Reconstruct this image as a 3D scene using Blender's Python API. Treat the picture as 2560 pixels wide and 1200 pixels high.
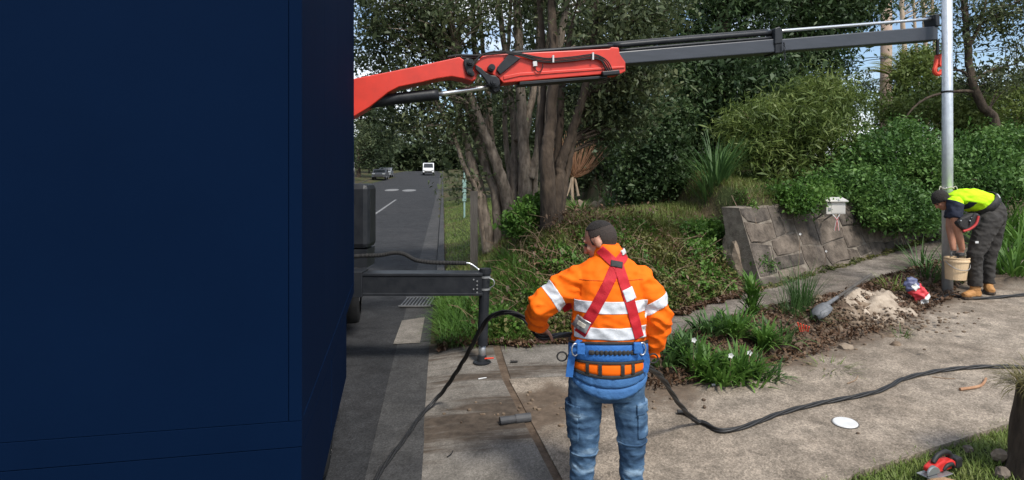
import bpy, bmesh, math, random
import numpy as np
from mathutils import Vector, Matrix, noise as mnoise
from math import radians, sin, cos, pi, sqrt

for o in list(bpy.data.objects):
    bpy.data.objects.remove(o)
SC = bpy.context.scene
COL = SC.collection

# ------------------------------------------------------------------ camera
F = 1500.0          # focal length in photo pixels (photo 2560 wide)
UC, VH, CZ = 1280.0, 450.0, 2.0
cd = bpy.data.cameras.new('camera'); cam = bpy.data.objects.new('camera', cd); COL.objects.link(cam)
cam.location = (0, 0, CZ); cam.rotation_euler = (radians(90), 0, 0)
cd.sensor_width = 36; cd.lens = F / 2560 * 36
cd.shift_y = -(600 - VH) / 2560
cd.clip_start = 0.05; cd.clip_end = 2000
SC.camera = cam

# ------------------------------------------------------------------ world, sun, exposure
SUN_EL, SUN_AZ = radians(52), radians(150)     # azimuth clockwise from +Y: behind the camera, to the right
w = bpy.data.worlds.new('World'); SC.world = w; w.use_nodes = True
nt = w.node_tree; nt.nodes.clear()
sky = nt.nodes.new('ShaderNodeTexSky'); sky.sky_type = 'NISHITA'; sky.sun_disc = False
sky.sun_elevation = SUN_EL; sky.sun_rotation = SUN_AZ; sky.air_density = 1.0; sky.dust_density = 0.6; sky.ozone_density = 1.4
tc = nt.nodes.new('ShaderNodeTexCoord')
mp = nt.nodes.new('ShaderNodeMapping'); mp.inputs['Scale'].default_value = (1, 1, 2.2)
nz = nt.nodes.new('ShaderNodeTexNoise'); nz.inputs['Scale'].default_value = 2.6; nz.inputs['Detail'].default_value = 9; nz.inputs['Roughness'].default_value = .58
rp = nt.nodes.new('ShaderNodeValToRGB'); rp.color_ramp.elements[0].position = .44; rp.color_ramp.elements[1].position = .62
mx = nt.nodes.new('ShaderNodeMixRGB'); mx.inputs[2].default_value = (8.5, 8.8, 9.2, 1)
bg = nt.nodes.new('ShaderNodeBackground'); bg.inputs['Strength'].default_value = 0.10
wo = nt.nodes.new('ShaderNodeOutputWorld')
L = nt.links.new
L(tc.outputs['Generated'], mp.inputs[0]); L(mp.outputs[0], nz.inputs['Vector']); L(nz.outputs[0], rp.inputs[0])
L(rp.outputs[0], mx.inputs[0]); L(sky.outputs[0], mx.inputs[1]); L(mx.outputs[0], bg.inputs[0]); L(bg.outputs[0], wo.inputs[0])

sd = bpy.data.lights.new('sun', 'SUN'); sun = bpy.data.objects.new('sun', sd); COL.objects.link(sun)
sd.energy = 2.7; sd.angle = radians(10); sd.color = (1, .95, .87)
dirv = Vector((sin(SUN_AZ) * cos(SUN_EL), cos(SUN_AZ) * cos(SUN_EL), sin(SUN_EL)))
sun.rotation_euler = dirv.to_track_quat('Z', 'Y').to_euler(); sun.location = dirv * 40
SC.view_settings.view_transform = 'Standard'; SC.view_settings.look = 'None'
SC.view_settings.exposure = 0.8; SC.view_settings.gamma = 1; SC.view_settings.use_curve_mapping = False

# ------------------------------------------------------------------ helpers
rng = np.random.default_rng(7)
random.seed(7)

def P(u, v, d):
    return Vector(((u - UC) / F * d, d, CZ - (v - VH) / F * d))

def sst(a, b, x):
    t = np.clip((np.asarray(x, float) - a) / (b - a), 0, 1)
    return t * t * (3 - 2 * t)

RY = [-300, -20, 0, 3.8, 6.5, 9, 27, 60, 100, 118, 150, 300, 600]
RZ = [-6, -1.0, -.2, -.03, .10, .17, .4, 1.1, 2.9, 3.75, 3.2, -4, -8]
BX = [-40, -3, -1, .7, 2.08, 3.07, 3.4]
BY = [7.5, 6.9, 6.7, 6.6, 7.43, 8.1, 8.4]
def wall_y(x): return 8.2 + (x - 3.2) * .645
def roadt(x, y): return x + .115 * (y - 3.8) + .69
def plane(x, y):
    x = np.clip(x, -3, 13); y = np.clip(y, -4, 14)
    return .0454 * x + .0754 * y - .289
def G(x, y):
    x = np.asarray(x, float); y = np.asarray(y, float)
    t = roadt(x, y); zr = np.interp(y, RY, RZ); pl = plane(x, y)
    yb = np.where(x < 3.2, np.interp(x, BX, BY), wall_y(x))
    db = y - yb
    k = sst(3.25, 3.55, x)
    s = sst(-.1, 2.3, db) * (1 - k) + sst(.12, .4, db) * k
    zc = 1.32 + .06 * np.clip(x, -2, 3) + k * (.22 + .13 * np.clip(db, 0, 9)) - .3 * sst(2.5, 9, db) * (1 - k)
    zc = zc + np.clip(zr - .6, 0, 9) * sst(20, 60, y)
    zlow = pl + (zr + .15 - pl) * sst(0, 1.5, db) * (1 - k)
    z = zlow + (zc - zlow) * s * sst(.45, 1.9, t)
    e = sst(-.05, .5, t)
    z = zr + (z - zr) * e
    lf = sst(-9.4, -9.9, -(-t)) if False else sst(9.4, 9.9, -t)
    z = z + lf * (.18 + .05 * np.clip(-t - 10, 0, 30))
    # lawn strip in the lower right stands a little proud of the drive
    dl = (x - 2.2) * (-.348) + (y - 3.8) * .937
    z = z + .035 * sst(0, -.12, dl) * sst(.6, 1.6, x)
    return z
def g(x, y): return float(G(x, y))
def GP(u, v, lift=0.0):
    """where the sight line through photo pixel (u,v) meets the ground"""
    d = 1.5; st = .02
    while d < 300:
        p = P(u, v, d)
        if p.z <= g(p.x, p.y) + lift: break
        d += st; st = max(.02, d * .004)
    return P(u, v, d)

ORIG = {}
def link(o): COL.objects.link(o); return o
def tag(o, label=None, cat=None, group=None, kind=None):
    if label: o['label'] = label
    if cat: o['category'] = cat
    if group: o['group'] = group
    if kind: o['kind'] = kind
    return o
def empty(name, loc, label=None, cat=None, group=None, kind=None):
    o = link(bpy.data.objects.new(name, None)); o.location = loc; o.empty_display_size = .1
    ORIG[o.name] = Vector(loc)
    return tag(o, label, cat, group, kind)

class MB:
    """collects world-space verts / faces, builds ONE mesh object"""
    def __init__(s): s.v = []; s.f = []
    def add(s, vs, fs):
        n = len(s.v); s.v += [tuple(p) for p in vs]; s.f += [tuple(i + n for i in f) for f in fs]; return s
    def box(s, c, size, rot=None):
        c = Vector(c); h = Vector(size) / 2; vs = []
        for x in (-1, 1):
            for y in (-1, 1):
                for z in (-1, 1):
                    p = Vector((x * h.x, y * h.y, z * h.z))
                    if rot is not None: p = rot @ p
                    vs.append(c + p)
        return s.add(vs, [(0, 1, 3, 2), (4, 6, 7, 5), (0, 4, 5, 1), (2, 3, 7, 6), (0, 2, 6, 4), (1, 5, 7, 3)])
    def tube(s, pts, r, n=8, cap=True, flat=None):
        pts = [Vector(p) for p in pts]; m = len(pts)
        if not hasattr(r, '__len__'): r = [r] * m
        up = None; vs = []; fs = []
        for i, p in enumerate(pts):
            t = (pts[min(i + 1, m - 1)] - pts[max(i - 1, 0)])
            if t.length < 1e-9: t = Vector((0, 0, 1))
            t.normalize()
            if up is None:
                up = Vector((0, 0, 1)) if abs(t.z) < .9 else Vector((0, 1, 0))
            a = t.cross(up)
            if a.length < 1e-6: a = t.cross(Vector((1, 0, 0)))
            a.normalize(); b = a.cross(t).normalized(); up = b
            for k in range(n):
                q = 2 * pi * k / n
                vs.append(p + (a * cos(q) + b * sin(q) * (flat or 1)) * r[i])
        for i in range(m - 1):
            for k in range(n):
                fs.append((i * n + k, i * n + (k + 1) % n, (i + 1) * n + (k + 1) % n, (i + 1) * n + k))
        if cap:
            fs.append(tuple(reversed(range(n)))); fs.append(tuple((m - 1) * n + k for k in range(n)))
        return s.add(vs, fs)
    def loft(s, rings, n=20):
        """rings: (center, ax, ay) with ax, ay half-axis vectors"""
        vs = []; fs = []; m = len(rings)
        for c, ax, ay in rings:
            c = Vector(c); ax = Vector(ax); ay = Vector(ay)
            for k in range(n):
                q = 2 * pi * k / n
                vs.append(c + ax * cos(q) + ay * sin(q))
        for i in range(m - 1):
            for k in range(n):
                fs.append((i * n + k, i * n + (k + 1) % n, (i + 1) * n + (k + 1) % n, (i + 1) * n + k))
        fs.append(tuple(reversed(range(n)))); fs.append(tuple((m - 1) * n + k for k in range(n)))
        return s.add(vs, fs)
    def ball(s, c, r, seg=12, rot=None):
        c = Vector(c); r = Vector(r) if hasattr(r, '__len__') else Vector((r, r, r)); vs = []; fs = []
        rows = seg // 2
        for i in range(rows + 1):
            th = pi * i / rows
            for k in range(seg):
                q = 2 * pi * k / seg
                p = Vector((sin(th) * cos(q) * r.x, sin(th) * sin(q) * r.y, cos(th) * r.z))
                vs.append(c + (rot @ p if rot is not None else p))
        for i in range(rows):
            for k in range(seg):
                fs.append((i * seg + k, (i + 1) * seg + k, (i + 1) * seg + (k + 1) % seg, i * seg + (k + 1) % seg))
        return s.add(vs, fs)
    def prism(s, poly, off):
        """poly: 3D points in a plane, extruded by vector off (both ways)"""
        off = Vector(off); n = len(poly); poly = [Vector(p) for p in poly]
        vs = [p - off for p in poly] + [p + off for p in poly]
        fs = [tuple(range(n)), tuple(reversed(range(n, 2 * n)))]
        fs += [(i, i + n, (i + 1) % n + n, (i + 1) % n) for i in range(n)]
        return s.add(vs, fs)
    def disc(s, c, r, h, n=20, axis=(0, 0, 1)):
        ax = Vector(axis).normalized()
        return s.tube([Vector(c) - ax * h / 2, Vector(c) + ax * h / 2], r, n)
    def mesh(s, name='m', origin=(0, 0, 0)):
        me = bpy.data.meshes.new(name); o = Vector(origin)
        me.from_pydata([tuple(Vector(p) - o) for p in s.v], [], s.f); me.update()
        bm = bmesh.new(); bm.from_mesh(me)
        bmesh.ops.remove_doubles(bm, verts=bm.verts, dist=1e-5)
        bmesh.ops.recalc_face_normals(bm, faces=bm.faces); bm.to_mesh(me); bm.free()
        return me
    def build(s, name, m, parent=None, origin=None, smooth=False, bevel=0, kind=None):
        og = ORIG[parent.name] if parent is not None else Vector(origin or (0, 0, 0))
        return mkobj(name, s.mesh(name, og), m, parent, og, smooth, bevel, kind)

def mkobj(name, me, m, parent=None, origin=(0, 0, 0), smooth=False, bevel=0, kind=None):
    o = link(bpy.data.objects.new(name, me))
    if m is not None:
        me.materials.clear(); me.materials.append(m)
    if parent is not None: o.parent = parent
    else: o.location = origin
    ORIG[o.name] = Vector(origin)
    if smooth: me.polygons.foreach_set('use_smooth', [True] * len(me.polygons))
    if bevel:
        b = o.modifiers.new('bevel', 'BEVEL'); b.width = bevel; b.segments = 2; b.limit_method = 'ANGLE'; b.angle_limit = radians(40)
    if kind: o['kind'] = kind
    return o

def npmesh(name, V, nper):
    """V: (N, nper, 3) polygons, one island each"""
    N = V.shape[0]; me = bpy.data.meshes.new(name)
    me.vertices.add(N * nper); me.vertices.foreach_set('co', np.ascontiguousarray(V, np.float32).ravel())
    me.loops.add(N * nper); me.loops.foreach_set('vertex_index', np.arange(N * nper, dtype=np.int32))
    me.polygons.add(N); me.polygons.foreach_set('loop_start', np.arange(0, N * nper, nper, dtype=np.int32))
    me.update(calc_edges=True); return me

def unit(a): return a / np.maximum(np.linalg.norm(a, axis=-1, keepdims=True), 1e-9)

def leaf_polys(C, Lg, W, droop=0.0, upbias=.5, outward=None):
    N = len(C); a = rng.normal(size=(N, 3)); a[:, 2] -= droop
    if outward is not None: a = a + outward
    a = unit(a); n = rng.normal(size=(N, 3)); n[:, 2] = np.abs(n[:, 2]) + upbias
    b = unit(np.cross(a, n)); n2 = np.cross(b, a)
    sz_ = np.clip(np.exp(rng.normal(-.05, .35, (N, 1))), .4, 2.0); ll = Lg * sz_; ww = W * sz_ * rng.uniform(.75, 1.25, (N, 1))
    fold = n2 * ww * .25
    return np.stack([C - a * ll * .5, C + b * ww * .5 - a * ll * .05 + fold, C + a * ll * .5, C - b * ww * .5 - a * ll * .05 + fold], 1)

def blade_mesh(name, B, az, lean, Lg, W, segs=4, curve=1.0):
    """strap leaves: base points B (N,3), azimuth, start lean from vertical, length, width, extra bend"""
    N = len(B); az = np.asarray(az); lean = np.broadcast_to(lean, (N,)); Lg = np.broadcast_to(Lg, (N,)); W = np.broadcast_to(W, (N,)); curve = np.broadcast_to(curve, (N,))
    h = np.stack([np.cos(az), np.sin(az), np.zeros(N)], 1); sd_ = np.stack([-np.sin(az), np.cos(az), np.zeros(N)], 1)
    p = B.copy(); L_, R_ = [], []
    for i in range(segs + 1):
        f = i / segs; wv = W * (1 - f ** 2.2) * (.75 + .25 * min(1, f * 4)) + W * .03
        L_.append(p + sd_ * wv[:, None] / 2); R_.append(p - sd_ * wv[:, None] / 2)
        th = lean + curve * (f + .5 / segs) ** 1.4
        p = p + (h * np.sin(th)[:, None] + np.array([0, 0, 1.]) * np.cos(th)[:, None]) * (Lg / segs)[:, None]
    V = np.stack(L_ + R_, 1)          # (N, 2(segs+1), 3)
    k = segs + 1; me = bpy.data.meshes.new(name)
    me.vertices.add(N * 2 * k); me.vertices.foreach_set('co', np.ascontiguousarray(V, np.float32).ravel())
    q = np.array([[i, i + 1, k + i + 1, k + i] for i in range(segs)])
    idx = (np.arange(N)[:, None, None] * 2 * k + q[None]).astype(np.int32).ravel()
    me.loops.add(len(idx)); me.loops.foreach_set('vertex_index', idx)
    me.polygons.add(N * segs); me.polygons.foreach_set('loop_start', np.arange(0, len(idx), 4, dtype=np.int32))
    me.update(calc_edges=True); return me

def sub_origin(me, o):
    n = len(me.vertices); a = np.empty(n * 3, np.float32); me.vertices.foreach_get('co', a)
    a = a.reshape(-1, 3) - np.array(o, np.float32); me.vertices.foreach_set('co', a.ravel()); me.update(); return me

# ------------------------------------------------------------------ materials
def newmat(name):
    m = bpy.data.materials.new(name); m.use_nodes = True; n = m.node_tree.nodes
    return m, n, m.node_tree.links.new, n['Principled BSDF']
def mat(name, col, rough=.6, col2=None, scale=6, detail=6, bump=0, bscale=60, metal=0, spec=.4, lo=.35, hi=.65, coat=0, stretch=(1, 1, 1), rvar=0):
    m, n, lk, b = newmat(name)
    b.inputs['Roughness'].default_value = rough; b.inputs['Metallic'].default_value = metal
    b.inputs['Specular IOR Level'].default_value = spec; b.inputs['Coat Weight'].default_value = coat
    b.inputs['Base Color'].default_value = (*col, 1)
    t = n.new('ShaderNodeTexCoord'); mpn = n.new('ShaderNodeMapping'); mpn.inputs['Scale'].default_value = stretch; lk(t.outputs['Object'], mpn.inputs[0])
    if col2:
        z = n.new('ShaderNodeTexNoise'); z.inputs['Scale'].default_value = scale; z.inputs['Detail'].default_value = detail; z.inputs['Roughness'].default_value = .6
        r = n.new('ShaderNodeValToRGB'); r.color_ramp.elements[0].color = (*col, 1); r.color_ramp.elements[1].color = (*col2, 1)
        r.color_ramp.elements[0].position = lo; r.color_ramp.elements[1].position = hi
        lk(mpn.outputs[0], z.inputs['Vector']); lk(z.outputs[0], r.inputs[0]); lk(r.outputs[0], b.inputs['Base Color'])
        if rvar:
            mr = n.new('ShaderNodeMapRange'); mr.inputs[3].default_value = rough - rvar; mr.inputs[4].default_value = rough + rvar
            lk(z.outputs[0], mr.inputs[0]); lk(mr.outputs[0], b.inputs['Roughness'])
    if bump:
        z2 = n.new('ShaderNodeTexNoise'); z2.inputs['Scale'].default_value = bscale; z2.inputs['Detail'].default_value = 5
        bp = n.new('ShaderNodeBump'); bp.inputs['Strength'].default_value = bump; bp.inputs['Distance'].default_value = .02
        lk(mpn.outputs[0], z2.inputs['Vector']); lk(z2.outputs[0], bp.inputs['Height']); lk(bp.outputs[0], b.inputs['Normal'])
    return m
def leafmat(name, cols, trans=.35, rough=.55, nscale=1.2):
    """per-leaf random colour between the given colours, partly translucent"""
    m, n, lk, b = newmat(name)
    gi = n.new('ShaderNodeNewGeometry'); r = n.new('ShaderNodeValToRGB'); el = r.color_ramp.elements
    for i, c in enumerate(cols):
        e = el[i] if i < 2 else el.new(1)
        e.position = i / max(1, len(cols) - 1); e.color = (*c, 1)
    t = n.new('ShaderNodeTexCoord'); z = n.new('ShaderNodeTexNoise'); z.inputs['Scale'].default_value = nscale; z.inputs['Detail'].default_value = 3
    ad = n.new('ShaderNodeMath'); ad.operation = 'MULTIPLY_ADD'; ad.inputs[1].default_value = .5
    mm = n.new('ShaderNodeMapRange'); mm.inputs[1].default_value = .3; mm.inputs[2].default_value = .7; mm.inputs[3].default_value = -.12; mm.inputs[4].default_value = .62
    lk(t.outputs['Object'], z.inputs['Vector']); lk(z.outputs[0], mm.inputs[0]); lk(gi.outputs['Random Per Island'], ad.inputs[0]); lk(mm.outputs[0], ad.inputs[2])
    lk(ad.outputs[0], r.inputs[0]); lk(r.outputs[0], b.inputs['Base Color'])
    b.inputs['Roughness'].default_value = rough; b.inputs['Specular IOR Level'].default_value = .35
    tr = n.new('ShaderNodeBsdfTranslucent'); lk(r.outputs[0], tr.inputs[0])
    ms = n.new('ShaderNodeMixShader'); ms.inputs[0].default_value = trans
    lk(b.outputs[0], ms.inputs[1]); lk(tr.outputs[0], ms.inputs[2]); lk(ms.outputs[0], n['Material Output'].inputs[0])
    return m

M = {}
M['navy'] = mat('navy_paint', (.0013, .0072, .0255), .8, (.0015, .0080, .0280), 1.5, spec=.03, bump=.02, bscale=8)
M['rubber'] = mat('rubber', (.012, .012, .013), .8, (.022, .021, .02), 20)
M['blacksteel'] = mat('black_steel', (.012, .014, .018), .45, (.022, .024, .028), 9, metal=.0, spec=.3, bump=.05)
M['boomred'] = mat('boom_red', (.62, .040, .023), .42, (.44, .032, .02), 5, lo=.4, hi=.85, spec=.45, bump=.03, bscale=15)
M['boomgrey'] = mat('boom_grey', (.040, .045, .058), .42, (.031, .036, .046), 3.5, spec=.5, bump=.03, bscale=12, stretch=(1, 1, 6))
M['chrome'] = mat('chrome_rod', (.62, .64, .66), .28, metal=.85)
M['galv'] = mat('galvanised', (.50, .53, .56), .40, (.60, .63, .66), 14, metal=.55, bump=.04, bscale=30, rvar=.08)
M['alu'] = mat('dull_metal', (.35, .36, .37), .45, metal=.7)
M['orangered'] = mat('hook_red', (.65, .06, .03), .5)
M['white'] = mat('white_plastic', (.60, .61, .62), .5, (.52, .52, .51), 12)
M['soil'] = mat('soil', (.060, .040, .026), .95, (.120, .085, .058), 9, bump=.8, bscale=25)
M['sand'] = mat('sand', (.20, .155, .115), .95, (.42, .35, .275), 8, bump=.5, bscale=70)
M['bark'] = mat('bark', (.125, .098, .075), .95, (.34, .275, .215), 14, bump=1.0, bscale=40, stretch=(1, 1, .35), detail=9, lo=.38, hi=.68)
M['barkdark'] = mat('bark_dark', (.030, .021, .015), .95, (.085, .062, .044), 9, bump=1.0, bscale=28, stretch=(1, 1, .35))
M['barkpale'] = mat('bark_pale', (.34, .25, .175), .85, (.50, .40, .30), 4, bump=.4, bscale=18, stretch=(1, 1, .4))
M['twig'] = mat('twig', (.17, .11, .07), .9, (.28, .20, .13), 12)
M['timber'] = mat('old_timber', (.055, .05, .045), .9, (.10, .09, .08), 10, bump=.6, stretch=(1, 1, .2))

# ------------------------------------------------------------------ ground sheet
def axis(parts):
    out = []
    for a, b, s in parts: out += list(np.arange(a, b, s))
    return np.array(out + [parts[-1][1]])
gx = axis([(-400, -60, 34), (-60, -16, 4), (-16, -3, .5), (-3, 9, .16), (9, 16, .5), (16, 60, 4), (60, 400, 34)])
gy = axis([(-60, -4, 4), (-4, 1, .5), (1, 14, .16), (14, 30, .6), (30, 140, 4), (140, 600, 30)])
XX, YY = np.meshgrid(gx, gy, indexing='ij'); ZZ = G(XX, YY) - .035
ni, nj = XX.shape
vv = np.stack([XX, YY, ZZ], -1).reshape(-1, 3)
ii = np.arange(ni * nj).reshape(ni, nj)
ff = np.stack([ii[:-1, :-1], ii[1:, :-1], ii[1:, 1:], ii[:-1, 1:]], -1).reshape(-1, 4)
me = bpy.data.meshes.new('ground'); me.from_pydata(vv.tolist(), [], ff.tolist()); me.update()
m, n, lk, b = newmat('ground_soil_grass'); b.inputs['Roughness'].default_value = .95; b.inputs['Specular IOR Level'].default_value = .1
t = n.new('ShaderNodeTexCoord'); z1 = n.new('ShaderNodeTexNoise'); z1.inputs['Scale'].default_value = .9; z1.inputs['Detail'].default_value = 8
z2 = n.new('ShaderNodeTexNoise'); z2.inputs['Scale'].default_value = 18; z2.inputs['Detail'].default_value = 8
r1 = n.new('ShaderNodeValToRGB'); r1.color_ramp.elements[0].color = (.042, .056, .02, 1); r1.color_ramp.elements[1].color = (.085, .065, .04, 1)
r1.color_ramp.elements[0].position = .42; r1.color_ramp.elements[1].position = .6
ml = n.new('ShaderNodeMixRGB'); ml.blend_type = 'MULTIPLY'; ml.inputs[0].default_value = .7
r2 = n.new('ShaderNodeValToRGB'); r2.color_ramp.elements[0].color = (.4, .4, .4, 1); r2.color_ramp.elements[1].color = (1.3, 1.3, 1.3, 1)
bp = n.new('ShaderNodeBump'); bp.inputs['Strength'].default_value = .7; bp.inputs['Distance'].default_value = .04
for zz in (z1, z2): lk(t.outputs['Object'], zz.inputs['Vector'])
lk(z1.outputs[0], r1.inputs[0]); lk(z2.outputs[0], r2.inputs[0]); lk(r1.outputs[0], ml.inputs[1]); lk(r2.outputs[0], ml.inputs[2]); lk(ml.outputs[0], b.inputs['Base Color'])
lk(z2.outputs[0], bp.inputs['Height']); lk(bp.outputs[0], b.inputs['Normal'])
tag(mkobj('ground', me, m, smooth=True), kind='structure')

def poly_sheet(name, poly, m, step, zoff, thick=.06, dirt=None, kind='structure', parent=None, zf=None):
    """flat polygon cut on a grid, laid on the ground, with a skirt"""
    bm = bmesh.new(); f = bm.faces.new([bm.verts.new((x, y, 0)) for x, y in poly])
    xs = [p[0] for p in poly]; ys = [p[1] for p in poly]
    for lo_, hi_, no in ((min(xs), max(xs), (1, 0, 0)), (min(ys), max(ys), (0, 1, 0))):
        c = lo_ + step
        while c < hi_:
            bmesh.ops.bisect_plane(bm, geom=bm.verts[:] + bm.edges[:] + bm.faces[:], dist=1e-5, plane_co=(c * no[0], c * no[1], 0), plane_no=no)
            c += step
    bmesh.ops.triangulate(bm, faces=[f for f in bm.faces if len(f.verts) > 4])
    if bm.faces and sum(f.normal.z for f in bm.faces) < 0: bmesh.ops.reverse_faces(bm, faces=bm.faces)
    bed = [e for e in bm.edges if e.is_boundary]
    ret = bmesh.ops.extrude_edge_only(bm, edges=bed)
    low = {v for v in ret['geom'] if isinstance(v, bmesh.types.BMVert)}
    for v in bm.verts:
        v.co.z = (zf or g)(v.co.x, v.co.y) + zoff - (thick if v in low else 0)
    me = bpy.data.meshes.new(name); bm.to_mesh(me); bm.free()
    if dirt:
        at = me.attributes.new('dirt', 'FLOAT', 'POINT')
        at.data.foreach_set('value', np.array([dirt(v.co.x, v.co.y) for v in me.vertices], np.float32))
    o = mkobj(name, me, m, parent)
    if parent is None: tag(o, kind=kind)
    return o

def paving_mat(name, c1, c2, speck, dirtc, aggregate=160, bumpv=.35, streak=None, mottle=.25):
    m, n, lk, b = newmat(name); b.inputs['Roughness'].default_value = .9; b.inputs['Specular IOR Level'].default_value = .2
    t = n.new('ShaderNodeTexCoord')
    def nz(s, d=6, vec=None):
        q = n.new('ShaderNodeTexNoise'); q.inputs['Scale'].default_value = s; q.inputs['Detail'].default_value = d; q.inputs['Roughness'].default_value = .62
        lk(vec or t.outputs['Object'], q.inputs['Vector']); return q
    def ramp(src, a, bb, pa, pb):
        q = n.new('ShaderNodeValToRGB'); q.color_ramp.elements[0].color = (*a, 1); q.color_ramp.elements[1].color = (*bb, 1)
        q.color_ramp.elements[0].position = pa; q.color_ramp.elements[1].position = pb; lk(src, q.inputs[0]); return q
    def mix(fac, a, bb, mode='MIX'):
        q = n.new('ShaderNodeMixRGB'); q.blend_type = mode
        if isinstance(fac, float): q.inputs[0].default_value = fac
        else: lk(fac, q.inputs[0])
        lk(a, q.inputs[1]); lk(bb, q.inputs[2]); return q
    base = ramp(nz(1.1).outputs[0], c1, c2, .35, .65)
    vo = n.new('ShaderNodeTexVoronoi'); vo.inputs['Scale'].default_value = aggregate; lk(t.outputs['Object'], vo.inputs['Vector'])
    vo2 = n.new('ShaderNodeTexVoronoi'); vo2.inputs['Scale'].default_value = aggregate * .55; lk(t.outputs['Object'], vo2.inputs['Vector'])
    bw = n.new('ShaderNodeRGBToBW'); lk(vo.outputs['Color'], bw.inputs[0])
    bw2 = n.new('ShaderNodeRGBToBW'); lk(vo2.outputs['Color'], bw2.inputs[0])
    s1 = ramp(bw.outputs[0], (1 - speck,) * 3, (1 + speck,) * 3, .2, .8)
    s2 = ramp(bw2.outputs[0], (1 - speck * .8,) * 3, (1 + speck * .8,) * 3, .2, .8)
    x1 = mix(1.0, base.outputs[0], s1.outputs[0], 'MULTIPLY'); x1 = mix(1.0, x1.outputs[0], s2.outputs[0], 'MULTIPLY')
    s3 = ramp(nz(5, 9).outputs[0], (1 - mottle,) * 3, (1 + mottle * .5,) * 3, .35, .65)
    x1 = mix(1.0, x1.outputs[0], s3.outputs[0], 'MULTIPLY')
    at = n.new('ShaderNodeAttribute'); at.attribute_name = 'dirt'
    mpn = n.new('ShaderNodeMapping'); mpn.inputs['Scale'].default_value = streak or (1, 1, 1); mpn.inputs['Rotation'].default_value = (0, 0, radians(-12) if streak else 0)
    lk(t.outputs['Object'], mpn.inputs[0])
    nn = nz(3.5, 10, mpn.outputs[0])
    ad = n.new('ShaderNodeMath'); ad.operation = 'MULTIPLY_ADD'; ad.inputs[1].default_value = 1.5; ad.inputs[2].default_value = -.75; lk(nn.outputs[0], ad.inputs[0])
    a2 = n.new('ShaderNodeMath'); a2.operation = 'ADD'; lk(ad.outputs[0], a2.inputs[0]); lk(at.outputs['Fac'], a2.inputs[1])
    dr = ramp(a2.outputs[0], (0, 0, 0), (1, 1, 1), .35, .72)
    dcol = ramp(nz(14, 8).outputs[0], dirtc, tuple(c * 1.9 for c in dirtc), .35, .7)
    fin = mix(dr.outputs[0], x1.outputs[0], dcol.outputs[0])
    lk(fin.outputs[0], b.inputs['Base Color'])
    bp = n.new('ShaderNodeBump'); bp.inputs['Strength'].default_value = bumpv; bp.inputs['Distance'].default_value = .006
    hh = n.new('ShaderNodeMath'); hh.operation = 'ADD'; lk(bw.outputs[0], hh.inputs[0]); lk(nz(40, 6).outputs[0], hh.inputs[1])
    lk(hh.outputs[0], bp.inputs['Height']); lk(bp.outputs[0], b.inputs['Normal'])
    return m

M['drive'] = paving_mat('aggregate_concrete', (.200, .164, .128), (.275, .232, .186), .24, (.075, .056, .041), 120, .45, mottle=.38)
M['apron'] = paving_mat('grey_concrete', (.135, .122, .106), (.20, .182, .16), .18, (.050, .039, .030), 130, .35, streak=(.5, 3.2, 1))
M['path'] = paving_mat('old_path_concrete', (.13, .11, .092), (.20, .175, .15), .24, (.07, .056, .043), 110, .5, streak=(.6, 3, 1), mottle=.45)
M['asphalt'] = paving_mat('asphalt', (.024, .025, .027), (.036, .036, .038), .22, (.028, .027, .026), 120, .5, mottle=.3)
M['kerb'] = paving_mat('kerb_concrete', (.040, .040, .041), (.062, .061, .060), .2, (.028, .027, .026), 120, .35)

# island lower / upper edges, lawn edge
IL = [(1.05, 5.45), (1.29, 5.30), (2.0, 5.55), (2.8, 5.87), (3.8, 6.45), (4.78, 7.1), (5.5, 7.55)]
IU = [(7.2, 9.6), (5.2, 8.48), (4.2, 7.75), (3.3, 7.35), (2.45, 7.0), (1.56, 6.35)]
def seg_d(x, y, a, b_):
    ax, ay = a; bx_, by_ = b_; dx, dy = bx_ - ax, by_ - ay
    t = max(0, min(1, ((x - ax) * dx + (y - ay) * dy) / (dx * dx + dy * dy)))
    return math.hypot(x - ax - t * dx, y - ay - t * dy)
def pl_d(x, y, pl): return min(seg_d(x, y, pl[i], pl[i + 1]) for i in range(len(pl) - 1))
def dirt_main(x, y):
    v = .85 * max(0, 1 - pl_d(x, y, IL) / .55)
    v = max(v, .95 * max(0, 1 - seg_d(x, y, (1.3, 5.25), (-.2, 5.0)) / .60))
    v = max(v, .80 * max(0, 1 - seg_d(x, y, (-.1, 4.95), (-.85, 4.75)) / .5))
    v = max(v, .7 * max(0, 1 - seg_d(x, y, (3.0, 6.4), (9, 9.2)) / .75))
    yb = float(np.interp(x, BX, BY)); v = max(v, .95 * max(0, 1 - abs(y - yb) / .4))
    v = max(v, .55 * max(0, 1 - seg_d(x, y, (1.6, 3.3), (3.8, 4.25)) / .35))
    return v
def dirt_apron(x, y):
    v = dirt_main(x, y)
    v = max(v, .62 * max(0, 1 - seg_d(x, y, (-.9, 5.6), (.6, 5.85)) / .5), .66 * max(0, 1 - seg_d(x, y, (-.95, 6.3), (-.3, 6.3)) / .5))
    v = max(v, .9 * max(0, 1 - seg_d(x, y, (-.85, 4.6), (1.1, 5.1)) / .62))
    return v
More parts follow.
